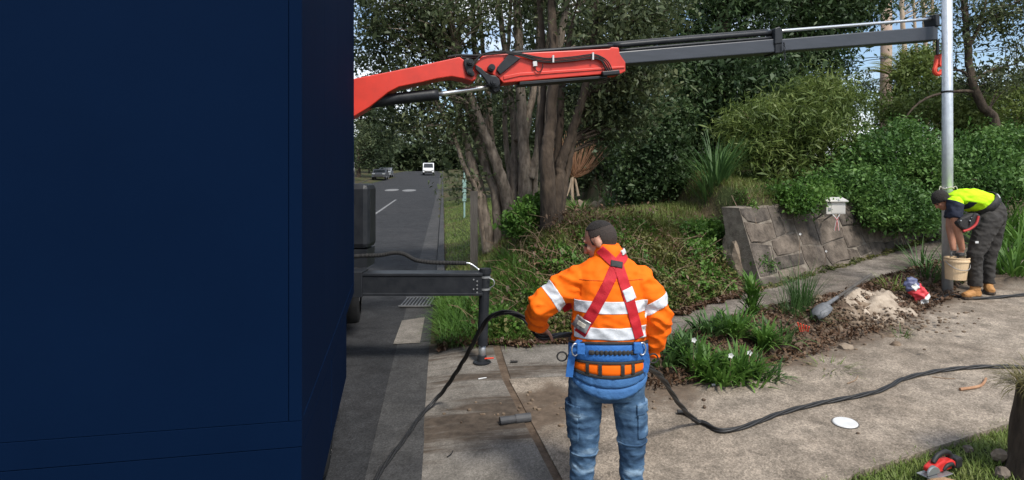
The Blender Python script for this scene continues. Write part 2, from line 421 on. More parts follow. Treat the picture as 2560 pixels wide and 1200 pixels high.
# joint between apron slab and drive: line J
J = [(.55, 2.2), (.30, 3.95), (.126, 4.74), (-.06, 5.6), (-.16, 6.35), (-.2, 6.75)]
edge = lambda y: -.69 - .115 * (y - 3.8) + .10
dr = empty('driveway', (0, 0, 0), kind='structure')
def strip_poly(ps, half): return [(x - half(i), y) for i, (x, y) in enumerate(ps)] + [(x + half(i), y) for i, (x, y) in reversed(list(enumerate(ps)))]
poly_sheet('joint_filler', strip_poly([(.71, 1.0)] + J, lambda i: .045 + .008 * i), M['soil'], .3, .0035, .03, parent=dr)
poly_sheet('slab', [(edge(1.0), 1.0), (.72, 1.0)] + [(x - .03, y) for x, y in J[:-1]] + [(-.24, 6.8), (edge(6.8), 6.8)], M['apron'], .15, .012, dirt=dirt_apron, parent=dr)
# apron's upper band right of the joint (older, grey) and the main drive
ys_ = [5.62, 5.95]
poly_sheet('slab', [(x + .05, y) for x, y in J[3:]] + [(.7, 6.75), (1.6, 7.0), (2.05, 7.0), (1.5, 6.3), (1.2, 5.75), (.9, 5.62)], M['apron'], .15, .012, dirt=dirt_apron, parent=dr)
poly_sheet('slab', [(x + .03, y) for x, y in [(.70, 1.0)] + J[:4]] + [(.9, 5.60), (1.2, 5.73), (2.0, 6.0), (2.9, 6.3), (5.0, 7.5), (6.2, 8.2), (9, 9.9), (13, 12.2), (14, 9.5), (9, 6.5), (3.6, 4.38), (2.2, 3.86), (1.4, 3.2), (1.2, 1.0)], M['drive'], .2, .012, dirt=dirt_apron, parent=dr)
def dirt_path(x, y):
    return max(.75 * max(0, 1 - abs(y - float(np.interp(x, BX, BY) if x < 3.2 else wall_y(x))) / .35), .7 * max(0, 1 - pl_d(x, y, IU) / .3))
poly_sheet('slab', [(1.62, 7.02), (2.07, 7.02), (1.54, 6.3), (2.45, 6.6), (3.3, 7.0), (4.2, 7.4), (5.2, 8.1), (7.2, 9.3), (11.5, 12.2), (11.2, wall_y(11.2) + .1), (7.2, wall_y(7.2) + .1), (3.25, wall_y(3.25) + .05), (3.07, 8.15), (2.08, 7.5)], M['path'], .2, .012, dirt=dirt_path, parent=dr)

# road, gutter, kerb
def strip(name, t0, t1, y0, y1, m, zoff, thick=.05, zlift=None):
    ysq = list(np.arange(y0, min(y1, 30), .6)) + list(np.arange(max(y0, 30), y1, 3.0)) + [y1]
    vs = []; fs = []
    nt_ = max(2, int(abs(t1 - t0) / .8) + 1) + 1
    ts = np.linspace(t0, t1, nt_)
    for y in ysq:
        for tt in ts:
            x = tt - .69 - .115 * (y - 3.8); vs.append((x, y, np.interp(y, RY, RZ) + zoff))
    for i in range(len(ysq) - 1):
        for k in range(nt_ - 1):
            fs.append((i * nt_ + k, i * nt_ + k + 1, (i + 1) * nt_ + k + 1, (i + 1) * nt_ + k))
    mb = MB(); mb.add(vs, fs)
    me = mb.mesh(name); at = me.attributes.new('dirt', 'FLOAT', 'POINT')
    at.data.foreach_set('value', np.full(len(me.vertices), .12, np.float32))
    if me.polygons and me.polygons[0].normal.z < 0: me.flip_normals()
    o = mkobj(name, me, m); return tag(o, kind='structure')
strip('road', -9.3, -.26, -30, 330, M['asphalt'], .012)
strip('gutter', -.27, .11, -30, 330, M['kerb'], .016)
# raised kerb beyond the driveway crossover, both sides of the road
def kerb(name, t0, t1, y0, y1):
    mb = MB(); ysq = list(np.arange(y0, 30, .9)) + list(np.arange(30, y1, 5))
    prof = [(t0, 0), (t0 + .03, .12), (t1 - .02, .135), (t1, 0)]
    vs = []; fs = []
    for y in ysq:
        for tt, h in prof: vs.append((tt - .69 - .115 * (y - 3.8), y, float(np.interp(y, RY, RZ)) + h))
    for i in range(len(ysq) - 1):
        for k in range(3): fs.append((i * 4 + k, i * 4 + k + 1, (i + 1) * 4 + k + 1, (i + 1) * 4 + k))
    mb.add(vs, fs); return tag(mb.build(name, M['kerb']), kind='structure')
kerb('kerb', .11, .30, 9.4, 200); kerb('kerb', -9.5, -9.3, -10, 200)
# painted marks on the road
M['paint'] = mat('road_paint', (.26, .26, .26), .8, (.10, .10, .10), 14, detail=8, lo=.35, hi=.6)
def rx(tt, y): return tt - .69 - .115 * (y - 3.8)
def road_patch(name, pts):
    mb = MB(); vs = [(rx(tt, y), y, float(np.interp(y, RY, RZ)) + .017) for tt, y in pts]
    mb.add(vs, [tuple(range(len(vs)))]); me = mb.mesh(name)
    if me.polygons[0].normal.z < 0: me.flip_normals()
    return tag(mkobj(name, me, M['paint']), kind='structure')
for y in np.arange(10, 40, 3.0):
    road_patch('road_line', [(-2.95, y), (-2.82, y), (-2.82, y + 3), (-2.95, y + 3)])
for tt, yy in ((-4.6, 57), (-2.9, 56)):
    road_patch('road_marking', [(tt + .65 * cos(a), yy + 2.6 * sin(a)) for a in np.linspace(0, 2 * pi, 16, endpoint=False)])

# ================================================================== crane truck
TA = Vector((-.2, 1, 0)).normalized(); TR = Vector((TA.y, -TA.x, 0))
TQ = Vector((-1.475, 5.6, .03)); TROT = Matrix((TR, TA, Vector((0, 0, 1)))).transposed()
def T(ax, al, z): return TQ + TR * ax + TA * al + Vector((0, 0, z))
truck = empty('crane_truck', T(-1.2, 0, 0), 'dark navy blue crane truck parked in the road at the left edge', 'truck')
def tbox(name, a0, a1, l0, l1, z0, z1, m='navy', bevel=.006, parent=truck):
    mb = MB(); mb.box(T((a0 + a1) / 2, (l0 + l1) / 2, (z0 + z1) / 2), (abs(a1 - a0), abs(l1 - l0), z1 - z0), TROT)
    return mb.build(name, M[m], parent, bevel=bevel)
BL = 3.3; BW = 2.45
tbox('box_floor', -BW, 0, -BL, 0, .92, 1.02, 'navy', .001)
tbox('box_front_wall', -BW + .03, -.03, -.06, -.012, 1.02, 3.86)
tbox('box_roof', -BW, 0, -BL, 0, 3.86, 3.93)
for k in range(4):                                  # side panels, right and left
    l0 = -BL + .05 + k * (BL - .1) / 4; l1 = l0 + (BL - .1) / 4 - .004
    tbox('side_panel', -.035, -.004, l0, l1, 1.02, 3.86, bevel=.002)
    tbox('side_panel', -BW + .004, -BW + .035, l0, l1, 1.02, 3.86, bevel=.002)
for a in (-.05, -BW):
    for l in (-BL, -.05): tbox('corner_post', a, a + .05, l, l + .05, 1.02, 3.86, bevel=.004)
rd_ = tbox('rear_door', -BW + .0515, -.0515, -BL + .003, -BL + .04, 1.022, 3.858, bevel=.001)
MB().box(T(-BW / 2, -BL - .002, 1.06), (.16, .02, .03), TROT).build('door_handle', M['navy'], rd_, bevel=.003)
for k in range(2):                                  # under-body skirts and tool lockers
    tbox('side_skirt', -.05, -.003, -BL + .02 + k * 1.2, -BL + 1.2 + k * 1.2, .42, .91, bevel=.006)
tbox('rear_skirt', -BW + .002, -.002, -BL + .0015, -BL + .05, .38, .917, bevel=.002)
tbox('chassis_rail', -1.7, -1.6, -BL + .1, 3.4, .62, .86, 'blacksteel'); tbox('chassis_rail', -.85, -.75, -BL + .1, 3.4, .62, .86, 'blacksteel')
def wheel(ax, al, r=.46, wd=.26):
    mb = MB(); c = T(ax, al, r - .01)
    prof = [(-wd / 2, r * .62), (-wd / 2, r * .93), (-wd / 2 + .03, r), (wd / 2 - .03, r), (wd / 2, r * .93), (wd / 2, r * .62)]
    n = 28; vs = []; fs = []
    for o, rr in prof:
        for k in range(n): vs.append(c + TR * o + (TA * cos(2 * pi * k / n) + Vector((0, 0, 1)) * sin(2 * pi * k / n)) * rr)
    for i in range(5):
        for k in range(n): fs.append((i * n + k, i * n + (k + 1) % n, (i + 1) * n + (k + 1) % n, (i + 1) * n + k))
    mb.add(vs, fs); wh = mb.build('wheel', M['rubber'], truck, smooth=True)
    mb = MB(); mb.tube([c - TR * wd * .3, c + TR * wd * .3], r * .62, 24); mb.tube([c + TR * wd * .2, c + TR * wd * .46], r * .25, 16)
    mb.build('rim', M['alu'], wh)
for al in (-1.55, 2.55):
    wheel(-.2, al); wheel(-BW + .2, al)
# cab beyond the crane
cab = MB(); cz = [(.45, .0), (1.35, 0), (2.75, .12), (2.85, .2)]
prof = [(1.55, .55), (1.55, 2.75), (1.75, 2.9), (2.9, 2.86), (3.25, 1.7), (3.45, 1.45), (3.5, .55)]
cab.prism([T(-1.24, l, z) for l, z in prof], TR * 1.06); cabo = cab.build('cab', M['navy'], truck, bevel=.04)
M['glass'] = mat('dark_glass', (.01, .013, .016), .08, spec=.6)
for s in (-.172, -2.308):
    MB().prism([T(s, l, z) for l, z in [(2.0, 1.75), (2.0, 2.6), (2.75, 2.6), (3.05, 1.75)]], TR * .006).build('side_window', M['glass'], cabo)
MB().prism([T(-2.15, 3.30, 1.68), T(-.33, 3.30, 1.68), T(-.38, 2.96, 2.70), T(-2.1, 2.96, 2.70)], TA * .03).build('windscreen', M['glass'], cabo)
for a in (-2.0, -.48): MB().box(T(a, 3.5, .95), (.3, .04, .18), TROT).build('headlight', M['white'], cabo, bevel=.01)
tbox('bumper', -2.3, -.18, 3.45, 3.6, .4, .75, 'blacksteel')
# crane base and column
tbox('crane_base', -2.0, -.35, .45, 1.0, .86, 1.3, 'blacksteel', .02)
cb = T(-1.25, .75, 0)
mb = MB(); mb.tube([cb + Vector((0, 0, z)) for z in (1.3, 1.45, 1.5, 2.7)], [.34, .34, .24, .2], 16); mb.build('crane_column', M['boomred'], truck)

# ---- crane boom, near face on a vertical plane from A to B
BA = Vector(((880 - UC) / F * 6.5, 6.5, 0)); BB = Vector(((2352 - UC) / F * 7.9, 7.9, 0))
BD = (BB - BA).normalized(); BN = Vector((-BD.y, BD.x, 0))
def BP(u, v, back=0.0):
    k = (u - UC) / F; sl = (BB.y - BA.y) / (BB.x - BA.x)
    d = (BA.y - sl * BA.x) / (1 - sl * k)
    return P(u, v, d) + BN * back
def bpoly(name, pts, back0, back1, m, parent=truck, bevel=.01):
    h = (back1 - back0) / 2; c = (back0 + back1) / 2
    return MB().prism([BP(u, v, c) for u, v in pts], BN * h).build(name, M[m], parent, bevel=bevel)
arm = bpoly('main_boom', [(700, 345), (760, 262), (820, 222), (890, 195), (970, 180), (1058, 162), (1149, 142), (1160, 150), (1178, 168), (1194, 186), (1190, 198), (1179, 203), (1157, 196), (1129, 191), (1094, 196), (1052, 206), (997, 217), (970, 231), (951, 246), (923, 268), (870, 300), (800, 350), (740, 395)], 0, .28, 'boomred')
bpoly('knuckle_link', [(1158, 152), (1165, 147), (1178, 148), (1187, 158), (1184, 166), (1180, 172), (1184, 180), (1186, 190), (1178, 193), (1170, 188), (1163, 178), (1160, 165)], -.035, -.004, 'blacksteel')
bpoly('knuckle_link', [(1188, 163), (1202, 172), (1214, 184), (1228, 190), (1238, 191), (1247, 200), (1249, 212), (1243, 220), (1232, 222), (1221, 216), (1214, 205), (1204, 192), (1194, 182), (1186, 174)], -.055, -.012, 'blacksteel')
bpoly('knuckle_link', [(1220, 190), (1238, 191), (1252, 203), (1256, 214), (1252, 226), (1241, 228), (1230, 220)], .1, .25, 'blacksteel')
for (u, v, r) in ((1233, 207, .042), (1174, 158, .035), (1173, 182, .035), (1227, 172, .04)):
    mb = MB(); mb.tube([BP(u, v, -.085), BP(u, v, .3)], r, 16); mb.tube([BP(u, v, -.1), BP(u, v, -.08)], r * .6, 12); mb.build('pin', M['blacksteel'], truck)
outer = bpoly('outer_boom', [(1187, 162), (1206, 139), (1272, 133), (1525, 121), (1530, 117), (1548, 118), (1551, 135), (1565, 155), (1565, 178), (1552, 184), (1520, 184), (1400, 194), (1300, 203), (1259, 207), (1245, 192), (1228, 184), (1212, 178), (1199, 175)], .012, .27, 'boomred')
bpoly('shadow_plate', [(1273, 134), (1302, 146), (1250, 188), (1240, 176), (1243, 168)], -.025, .008, 'shadow_black' if 'shadow_black' in M else 'blacksteel', outer)  # diagonal shadow on the red boom, drawn as a thin black plate
bpoly('stiffener', [(1259, 190), (1300, 182), (1562, 165), (1562, 170), (1300, 190), (1259, 199)], 0, .011, 'boomred', outer, .004)
bpoly('wear_strip', [(1300, 204), (1520, 188), (1520, 194), (1300, 211)], .02, .25, 'blacksteel', outer, .003)
bpoly('hose_block', [(1502, 180), (1545, 176), (1547, 187), (1505, 191)], -.05, .01, 'blacksteel', outer)
bpoly('connector', [(1331, 155), (1341, 154), (1342, 166), (1332, 167)], -.03, .008, 'white', outer, .003)
def btube(name, pts, r, m, back=-.03, parent=truck, n=8):
    pp = smooth_pts([BP(u, v, back) for u, v in pts], 6); return MB().tube(pp, r, n).build(name, M[m], parent, smooth=True)
def smooth_pts(pts, k=6):
    """Catmull-Rom through the points"""
    pts = [Vector(p) for p in pts]; out = []
    for i in range(len(pts) - 1):
        p0 = pts[max(i - 1, 0)]; p1 = pts[i]; p2 = pts[i + 1]; p3 = pts[min(i + 2, len(pts) - 1)]
        for j in range(k):
            t = j / k
            out.append(.5 * ((2 * p1) + (p2 - p0) * t + (2 * p0 - 5 * p1 + 4 * p2 - p3) * t * t + (3 * p1 - p0 - 3 * p2 + p3) * t ** 3))
    out.append(pts[-1]); return out
for k in range(4):
    o = k * 3.4 - 4
    btube('hose', [(1262, 132 + o * .3), (1300, 137 + o * .6), (1340, 147 + o), (1375, 151 + o), (1430, 147 + o), (1478, 141 + o), (1500, 146 + o), (1515 - o, 160 + o), (1524 - o * 1.4, 178)], .0075, 'rubber', -.022 - .004 * (k % 2), outer, 6)
btube('hose', [(1335, 166), (1340, 178), (1348, 180), (1355, 172), (1356, 160)], .006, 'rubber', -.02, outer, 6)
for u, v in ((1381, 149), (1480, 142)): bpoly('hose_clip', [(u - 2, v - 9), (u + 2, v - 9), (u + 2, v + 9), (u - 2, v + 9)], -.045, .006, 'white', outer, .002)
btube('hose', [(1170, 152), (1185, 157), (1190, 150), (1205, 138), (1230, 131), (1275, 130)], .011, 'rubber', -.02, outer, 6)
btube('hose', [(1120, 140), (1150, 136), (1200, 136), (1275, 129), (1300, 128)], .016, 'rubber', .06, outer, 6)
btube('hydraulic_pipe', [(1275, 131), (1400, 122), (1535, 112)], .024, 'blacksteel', .05, outer)
btube('hydraulic_pipe', [(1140, 141), (1205, 137), (1275, 133)], .022, 'rubber', .12, outer)
# telescopic sections
s1 = bpoly('telescopic_section', [(1530, 129.5), (1956, 94), (1956, 128), (1530, 161)], .03, .25, 'boomgrey', bevel=.012)
s2 = bpoly('telescopic_section', [(1940, 97), (2354, 62), (2354, 97), (1940, 127)], .05, .23, 'boomgrey', bevel=.012)
bpoly('section_collar', [(1940, 95), (1958, 92.5), (1958, 131), (1940, 133)], .01, .26, 'blacksteel', s1)
bpoly('cylinder_bracket', [(1938, 70), (1950, 66), (1957, 74), (1957, 108), (1938, 110)], .0, .2, 'blacksteel', s1)
btube('extension_cylinder', [(1540, 110), (1740, 93), (1942, 77)], .034, 'blacksteel', .09, s1, 12)
btube('hydraulic_pipe', [(1530, 101), (1740, 83), (1940, 67)], .013, 'blacksteel', .16, s1)
btube('hydraulic_pipe', [(1556, 123), (1740, 107), (1942, 91)], .020, 'blacksteel', .07, s1)
btube('cylinder_rod', [(1950, 73.5), (2150, 58), (2347, 42)], .0205, 'chrome', .1, s2, 12)
bpoly('rod_bracket', [(2343, 34), (2354, 32), (2356, 64), (2346, 63)], .03, .22, 'blacksteel', s2)
mb = MB()
for k, v in enumerate((112, 121, 130, 139, 148)):
    c = BP(1956 + .6 * k, v, -.03); q = [c + (BD * (.012 * cos(a)) if k % 2 else BN * (.012 * cos(a))) + Vector((0, 0, .024 * sin(a))) for a in np.linspace(0, 2 * pi, 11)]
    mb.tube(q, .005, 6, cap=False)
mb.build('chain', M['blacksteel'], s1)
# lift cylinder under the main boom
btube('cylinder_barrel', [(700, 300), (935, 251), (1098, 232)], .066, 'blacksteel', .13, truck, 16)
btube('cylinder_rod', [(1096, 232), (1228, 213)], .028, 'chrome', .13, truck, 12)
# hook block hanging from the boom head behind the pole
hk = MB(); tip = BP(2352, 165, -.1)
hk.prism([BP(u, v, .12) for u, v in [(2365, 132), (2374, 132), (2375, 150), (2366, 164), (2361, 158)]], BN * .05)
hk.tube(smooth_pts([BP(2366, 145, .12), BP(2360, 160, .12), BP(2356, 172, .12), BP(2360, 180, .12), BP(2368, 181, .12), BP(2375, 172, .12)], 5), .028, 8)
hk.build('hook', M['orangered'], truck, smooth=False)
MB().tube([BP(2364, 95, .12), BP(2364, 132, .12)], .02, 8).build('hook_link', M['blacksteel'], truck)

# ---- outrigger (stabiliser) reaching to the driveway
def ob(name, u0, u1, v0, v1, d0, d1, m, parent=truck, bevel=.006):
    p = P(u0, v1, d0); q = P(u1, v0, d0)
    mb = MB(); mb.box(((p.x + q.x) / 2, (d0 + d1) / 2, (p.z + q.z) / 2), (abs(q.x - p.x), d1 - d0, abs(q.z - p.z))); return mb.build(name, M[m], parent, bevel=bevel)
beam = ob('outrigger_beam', 560, 1204, 688, 737, 5.93, 6.13, 'blacksteel')
ob('beam_flange', 560, 1206, 684, 691, 5.92, 6.14, 'blacksteel', beam); ob('beam_flange', 560, 1206, 733, 740, 5.92, 6.14, 'blacksteel', beam)
ob('beam_sleeve', 560, 905, 680, 744, 5.9, 6.16, 'blacksteel', beam)
for (u, v) in ((1184, 699), (1184, 723), (1193, 703), (1193, 713), (1193, 722), (1193, 731)): MB().disc(P(u, v, 5.925), .008, .012, 8, (0, 1, 0)).build('bolt', M['alu'], beam)
leg = MB().tube([P(1213, 678, 6.03), P(1206, 862, 6.03)], .052, 20).build('outrigger_leg', M['blacksteel'], truck, smooth=False)
mb = MB(); mb.tube([P(1213, 671, 6.03), P(1213, 684, 6.03)], .06, 20); mb.build('leg_cap', M['blacksteel'], leg)
for v in (692, 722): MB().disc(P(1212, v, 6.03), .057, .02, 20).build('leg_clamp', M['alu'], leg)
footz = g(P(1205, 910, 6.03).x, 6.03) + .012
pf = P(1205, 910, 6.03)
MB().tube([P(1206, 855, 6.03), Vector((pf.x, 6.03, footz + .03))], .036, 16).build('leg_rod', M['alu'], leg, smooth=True)
mb = MB(); mb.tube([Vector((pf.x, 6.03, footz + h)) for h in (.002, .012, .02, .075)], [.09, .09, .05, .045], 20); mb.build('foot_plate', M['blacksteel'], leg)
MB().tube([Vector((pf.x + .02, 6.0, footz + .05)), Vector((pf.x + .12, 5.99, footz + .058))], .008, 8).build('foot_pin', M['orangered'], leg)
pts = smooth_pts([P(u, v, d) for u, v, d in [(790, 650, 6.1), (900, 640, 6.08), (950, 638, 6.06), (985, 632, 6.05), (1010, 635, 6.04), (1040, 650, 6.03), (1080, 656, 6.03), (1130, 657, 6.03), (1166, 658, 6.03)]], 12)
mb = MB(); mb.tube(pts, [.019 + .004 * (i % 2) for i in range(len(pts))], 10); mb.build('corrugated_hose', M['rubber'], truck)
MB().tube(smooth_pts([P(1160, 657, 6.03), P(1175, 659, 6.03), P(1188, 667, 6.03), P(1198, 674, 6.03), P(1212, 673, 6.03)], 6), .009, 8).build('steel_pipe', M['chrome'], truck, smooth=True)
MB().tube(smooth_pts([P(1222, 695, 5.97), P(1233, 700, 5.96), P(1235, 712, 5.96), P(1222, 722, 5.97)], 6), .006, 6).build('leg_hose', M['alu'], leg)
# rounded equipment locker on the truck's tail beside the crane
mb = MB(); mb.box(((890 - UC) / F * 6.6, 6.75, 1.60), (.30, .4, .72)); mb.build('equipment_locker', M['blacksteel'], truck, bevel=.06)
MB().box(((890 - UC) / F * 6.6, 6.75, 1.14), (.26, .36, .2)).build('locker_mount', M['blacksteel'], truck)

# ================================================================== poles
pb = GP(2368, 742); PD = 7.75; px = (2368.5 - UC) / F * PD; pz = g(px, PD)
lp = empty('light_pole', (px, PD, pz), 'tall galvanised steel pole standing in the dug hole', 'pole')
MB().tube([(px, PD, pz - .25), (px, PD, pz + 2), (px - .008, PD, 5.4)], [.062, .061, .058], 28).build('shaft', M['galv'], lp, smooth=True)
cz_ = P(2368, 231, PD).z; mb = MB()
for k in range(2):
    mb.tube([Vector((px + .064 * cos(a), PD + .064 * sin(a), cz_ + k * .012)) for a in np.linspace(0, 2 * pi, 20)], .007, 6, cap=False)
mb.build('tie_strap', M['rubber'], lp)
cz_ = P(2368, 470, PD).z; mb = MB()
mb.tube([Vector((px + .067 * cos(a), PD + .067 * sin(a), cz_ + .01 * sin(3 * a))) for a in np.linspace(0, 2 * pi, 20)], .008, 6, cap=False)
for s in (-1, 1): mb.tube(smooth_pts([Vector((px + s * .067, PD, cz_)), Vector((px + s * .10, PD - .01, cz_ + .02)), Vector((px + s * .12, PD - .02, cz_ - .03))], 4), .006, 6)
M['rope'] = mat('rope', (.45, .42, .36), .9); mb.build('rope_tie', M['rope'], lp)
M['conc'] = mat('pole_timber', (.30, .215, .165), .85, (.38, .285, .225), 5, stretch=(1, 1, .15), bump=.3)
ud = 19.0; ux = (2213 - UC) / F * ud; uz = g(ux, ud)
up = empty('utility_pole', (ux, ud, uz), 'thick pinkish brown utility pole rising behind the hedge', 'pole')
MB().tube([(ux, ud, uz - .3), (ux + .02, ud, 4.6), (ux + .05, ud, 8.3)], [.19, .17, .15], 20).build('shaft', M['conc'], up, smooth=True)
bz = P(2220, 145, ud).z
MB().disc((ux + .02, ud, bz), .185, .03, 20).build('pole_band', M['alu'], up)
for k, (v0, v1) in enumerate(((139, 150), (150, 155))):
    mb = MB(); mb.tube(smooth_pts([P(1750, v0 - 30, ud + 6), P(2100, v0 + 2, ud + 1), P(2205, v1 - 8, ud - .2), P(2500, v1 - 30, ud + 3), P(2800, v1 - 90, ud + 8)], 8), .012, 5)
    tag(mb.build('overhead_wire', M['rubber']), ('upper' if k == 0 else 'lower') + ' thin black overhead wire running past the utility pole', 'wire', 'overhead wires')
# dark square timber post and thin green signpost on the verge
d = 9.6; x0 = (1185 - UC) / F * d; z0 = g(x0, d)
tp = MB(); tp.box((x0, d, (z0 + P(0, 478, d).z) / 2 - .1), (.115, .115, P(0, 478, d).z - z0 + .2)); tp.build('x', M['timber'])
o = bpy.data.objects[-1] if False else COL.objects[-1]
o.name = 'timber_post'; tag(o, 'dark square timber post standing at the edge of the bank beside the trees', 'post')
d = 22.; x0 = (1161 - UC) / F * d; z0 = g(x0, d)
M['teal'] = mat('faded_teal', (.20, .33, .30), .7, (.26, .38, .34), 6)
sp = empty('verge_marker', (x0, d, z0), 'thin pale teal marker post on the grass verge', 'post')
MB().tube([(x0, d, z0 - .1), (x0, d, 2.4)], .035, 10).build('post', M['teal'], sp)
MB().box((x0, d - .045, 1.62), (.14, .02, .8)).build('marker_plate', M['teal'], sp, bevel=.01)

# ================================================================== stone retaining wall
M['stone'] = mat('sandstone', (.058, .046, .036), .92, (.185, .150, .120), 4, bump=1.0, bscale=22, detail=9)
M['stone2'] = mat('sandstone_dark', (.036, .030, .025), .92, (.125, .104, .086), 5, bump=1.0, bscale=22, detail=9)
M['stone3'] = mat('sandstone_pale', (.16, .122, .088), .92, (.27, .215, .162), 5, bump=.6, bscale=22, detail=9)
M['mortar'] = mat('mortar', (.115, .095, .076), .95, (.22, .19, .155), 10, bump=.5)
def clip_poly(poly, nx, ny, c):
    out = []
    for i in range(len(poly)):
        a = poly[i]; b_ = poly[(i + 1) % len(poly)]; da = nx * a[0] + ny * a[1] - c; db = nx * b_[0] + ny * b_[1] - c
        if da <= 0: out.append(a)
        if da * db < 0:
            t = da / (da - db); out.append((a[0] + (b_[0] - a[0]) * t, a[1] + (b_[1] - a[1]) * t))
    return out
def stone_wall(root, p0, p1, ztop0, ztop1, nseed, seed, batter=.12, stonemats=('stone', 'stone2'), jit=.30):
    rr = random.Random(seed); p0 = Vector(p0); p1 = Vector(p1); Ln = (p1 - p0).length; dx = (p1 - p0) / Ln
    nrm = Vector((dx.y, -dx.x, 0))                      # faces the camera side
    zb0 = g(p0.x, p0.y) - .12; zb1 = g(p1.x, p1.y) - .12
    def W(s, h, out=0.0):                               # h: 0 bottom .. 1 top
        f = s / Ln; zb = zb0 + (zb1 - zb0) * f; zt = ztop0 + (ztop1 - ztop0) * f
        return p0 + dx * s + nrm * (out - batter * h) + Vector((0, 0, zb + (zt - zb) * h))
    H = ztop0 - zb0
    mb = MB(); n = 24; vs = []; fs = []
    for i in range(n + 1):
        s = Ln * i / n
        vs += [W(s, 0), W(s, 1), W(s, 1) - nrm * .3, W(s, 0) - nrm * .5]
    for i in range(n):
        for k in range(3): fs.append((i * 4 + k, i * 4 + k + 1, i * 4 + 4 + k + 1, i * 4 + 4 + k))
    fs += [(0, 1, 2, 3), tuple(n * 4 + k for k in (3, 2, 1, 0))]
    mb.add(vs, fs); mb.build('mortar_core', M['mortar'], root)
    rects = []
    def split(a0, a1, b0, b1, dp=0):
        w_, h_ = a1 - a0, b1 - b0
        if w_ * h_ < .20 * rr.uniform(.55, 1.6) or dp > 8: rects.append((a0, a1, b0, b1)); return
        k = rr.uniform(.36, .64)
        if w_ > h_ * rr.uniform(.9, 1.7): split(a0, a0 + w_ * k, b0, b1, dp + 1); split(a0 + w_ * k, a1, b0, b1, dp + 1)
        else: split(a0, a1, b0, b0 + h_ * k, dp + 1); split(a0, a1, b0 + h_ * k, b1, dp + 1)
    split(0, Ln, 0, H)
    def warp(a, b_):        # one smooth warp for all corners keeps the joints even but never straight
        e_ = min(1, a / .3, (Ln - a) / .3); return (a + e_ * (.10 * mnoise.noise(Vector((a * 1.7, b_ * 1.7, 3 + seed))) + .10 * (b_ / H - .5)), b_ + .09 * mnoise.noise(Vector((a * 1.5, b_ * 2.2, 9 + seed))) * min(1, b_ / .15, (H - b_) / .15))
    for (a0, a1, b0, b1) in rects:
        q_ = .010; a0 += q_; a1 -= q_; b0 += q_; b1 -= q_; am, bm_ = (a0 + a1) / 2, (b0 + b1) / 2; c8 = .16
        raw = [(a0 + c8 * (a1 - a0) * rr.random(), b0), (am, b0), (a1, b0), (a1, bm_), (a1, b1 - c8 * (b1 - b0) * rr.random()), (am, b1), (a0, b1), (a0, bm_)]
        poly = [warp(*p) for p in raw]
        cx = sum(p[0] for p in poly) / len(poly); cy = sum(p[1] for p in poly) / len(poly)
        out = rr.uniform(.008, .024); vs = []; m_ = len(poly); tl = rr.uniform(-.012, .012); tz = rr.uniform(-.01, .01)
        for (a, b_) in poly: vs.append(W(a, b_ / H, -.02))
        for (a, b_) in poly: vs.append(W(a, b_ / H, out * .6))
        for (a, b_) in poly:
            q = (a + (cx - a) * .10, b_ + (cy - b_) * .10); vs.append(W(q[0], q[1] / H, out + tl * (a - cx) / .2 + tz * (b_ - cy) / .2))
        vs.append(W(cx, cy / H, out + .004)); c_ = len(vs) - 1; fs = []
        for k in range(m_):
            k2 = (k + 1) % m_
            fs += [(k, k2, m_ + k2, m_ + k), (m_ + k, m_ + k2, 2 * m_ + k2, 2 * m_ + k), (2 * m_ + k, 2 * m_ + k2, c_)]
        MB().add(vs, fs).build('stone', M[stonemats[0] if rr.random() < .6 else stonemats[-1]], root)
rw = empty('retaining_wall', (5.2, wall_y(5.2), g(5.2, wall_y(5.2))), 'grey brown rubble stone retaining wall under the hedge, with pale mortar joints', 'wall')
stone_wall(rw, (3.48, wall_y(3.48) - .14, 0), (9.6, wall_y(9.6) - .14, 0), 1.60, 1.86, 44, 5, batter=.42, jit=.26)
# smooth pale boulder butting against the wall's left end
def rock(name, c, r, m, parent=None, seed=0, flat=1.0, amp=.35, origin=None, sub=2):
    bm = bmesh.new(); bmesh.ops.create_icosphere(bm, subdivisions=sub, radius=1)
    off = Vector((seed * 3.7, seed * 1.3, seed * 7.1)); r = Vector(r) if hasattr(r, '__len__') else Vector((r, r, r))
    for v in bm.verts:
        k = 1 + amp * mnoise.noise(v.co * 1.3 + off) + amp * .4 * mnoise.noise(v.co * 3.1 + off)
        v.co = Vector((v.co.x * r.x, v.co.y * r.y, v.co.z * r.z)) * k
    og = ORIG[parent.name] if parent is not None else Vector(c)
    for v in bm.verts: v.co += Vector(c) - og
    me = bpy.data.meshes.new(name); bm.to_mesh(me); bm.free()
    return mkobj(name, me, M[m], parent, og)
c = GP(1855, 700); tag(rock('boulder', (c.x + .06, c.y + .30, c.z + .22), (.26, .34, .50), 'stone3', seed=3, amp=.25, sub=3), 'pale sandstone boulder at the left end of the retaining wall', 'rock')
# low pale rock edging far behind the trees
le = empty('rock_edging', tuple(GP(1480, 545)), 'low pale rock garden edging in the sun behind the dark tree trunks', 'wall')
for k, u in enumerate(np.linspace(1412, 1560, 9)):
    c = P(u, 545, 15.0); c.z = g(c.x, 15); rock('rock', (c.x, 15 + .1 * (k % 2), c.z + .08), (.17, .14, .17 + .04 * (k % 3)), 'stone3', le, seed=k + 20)

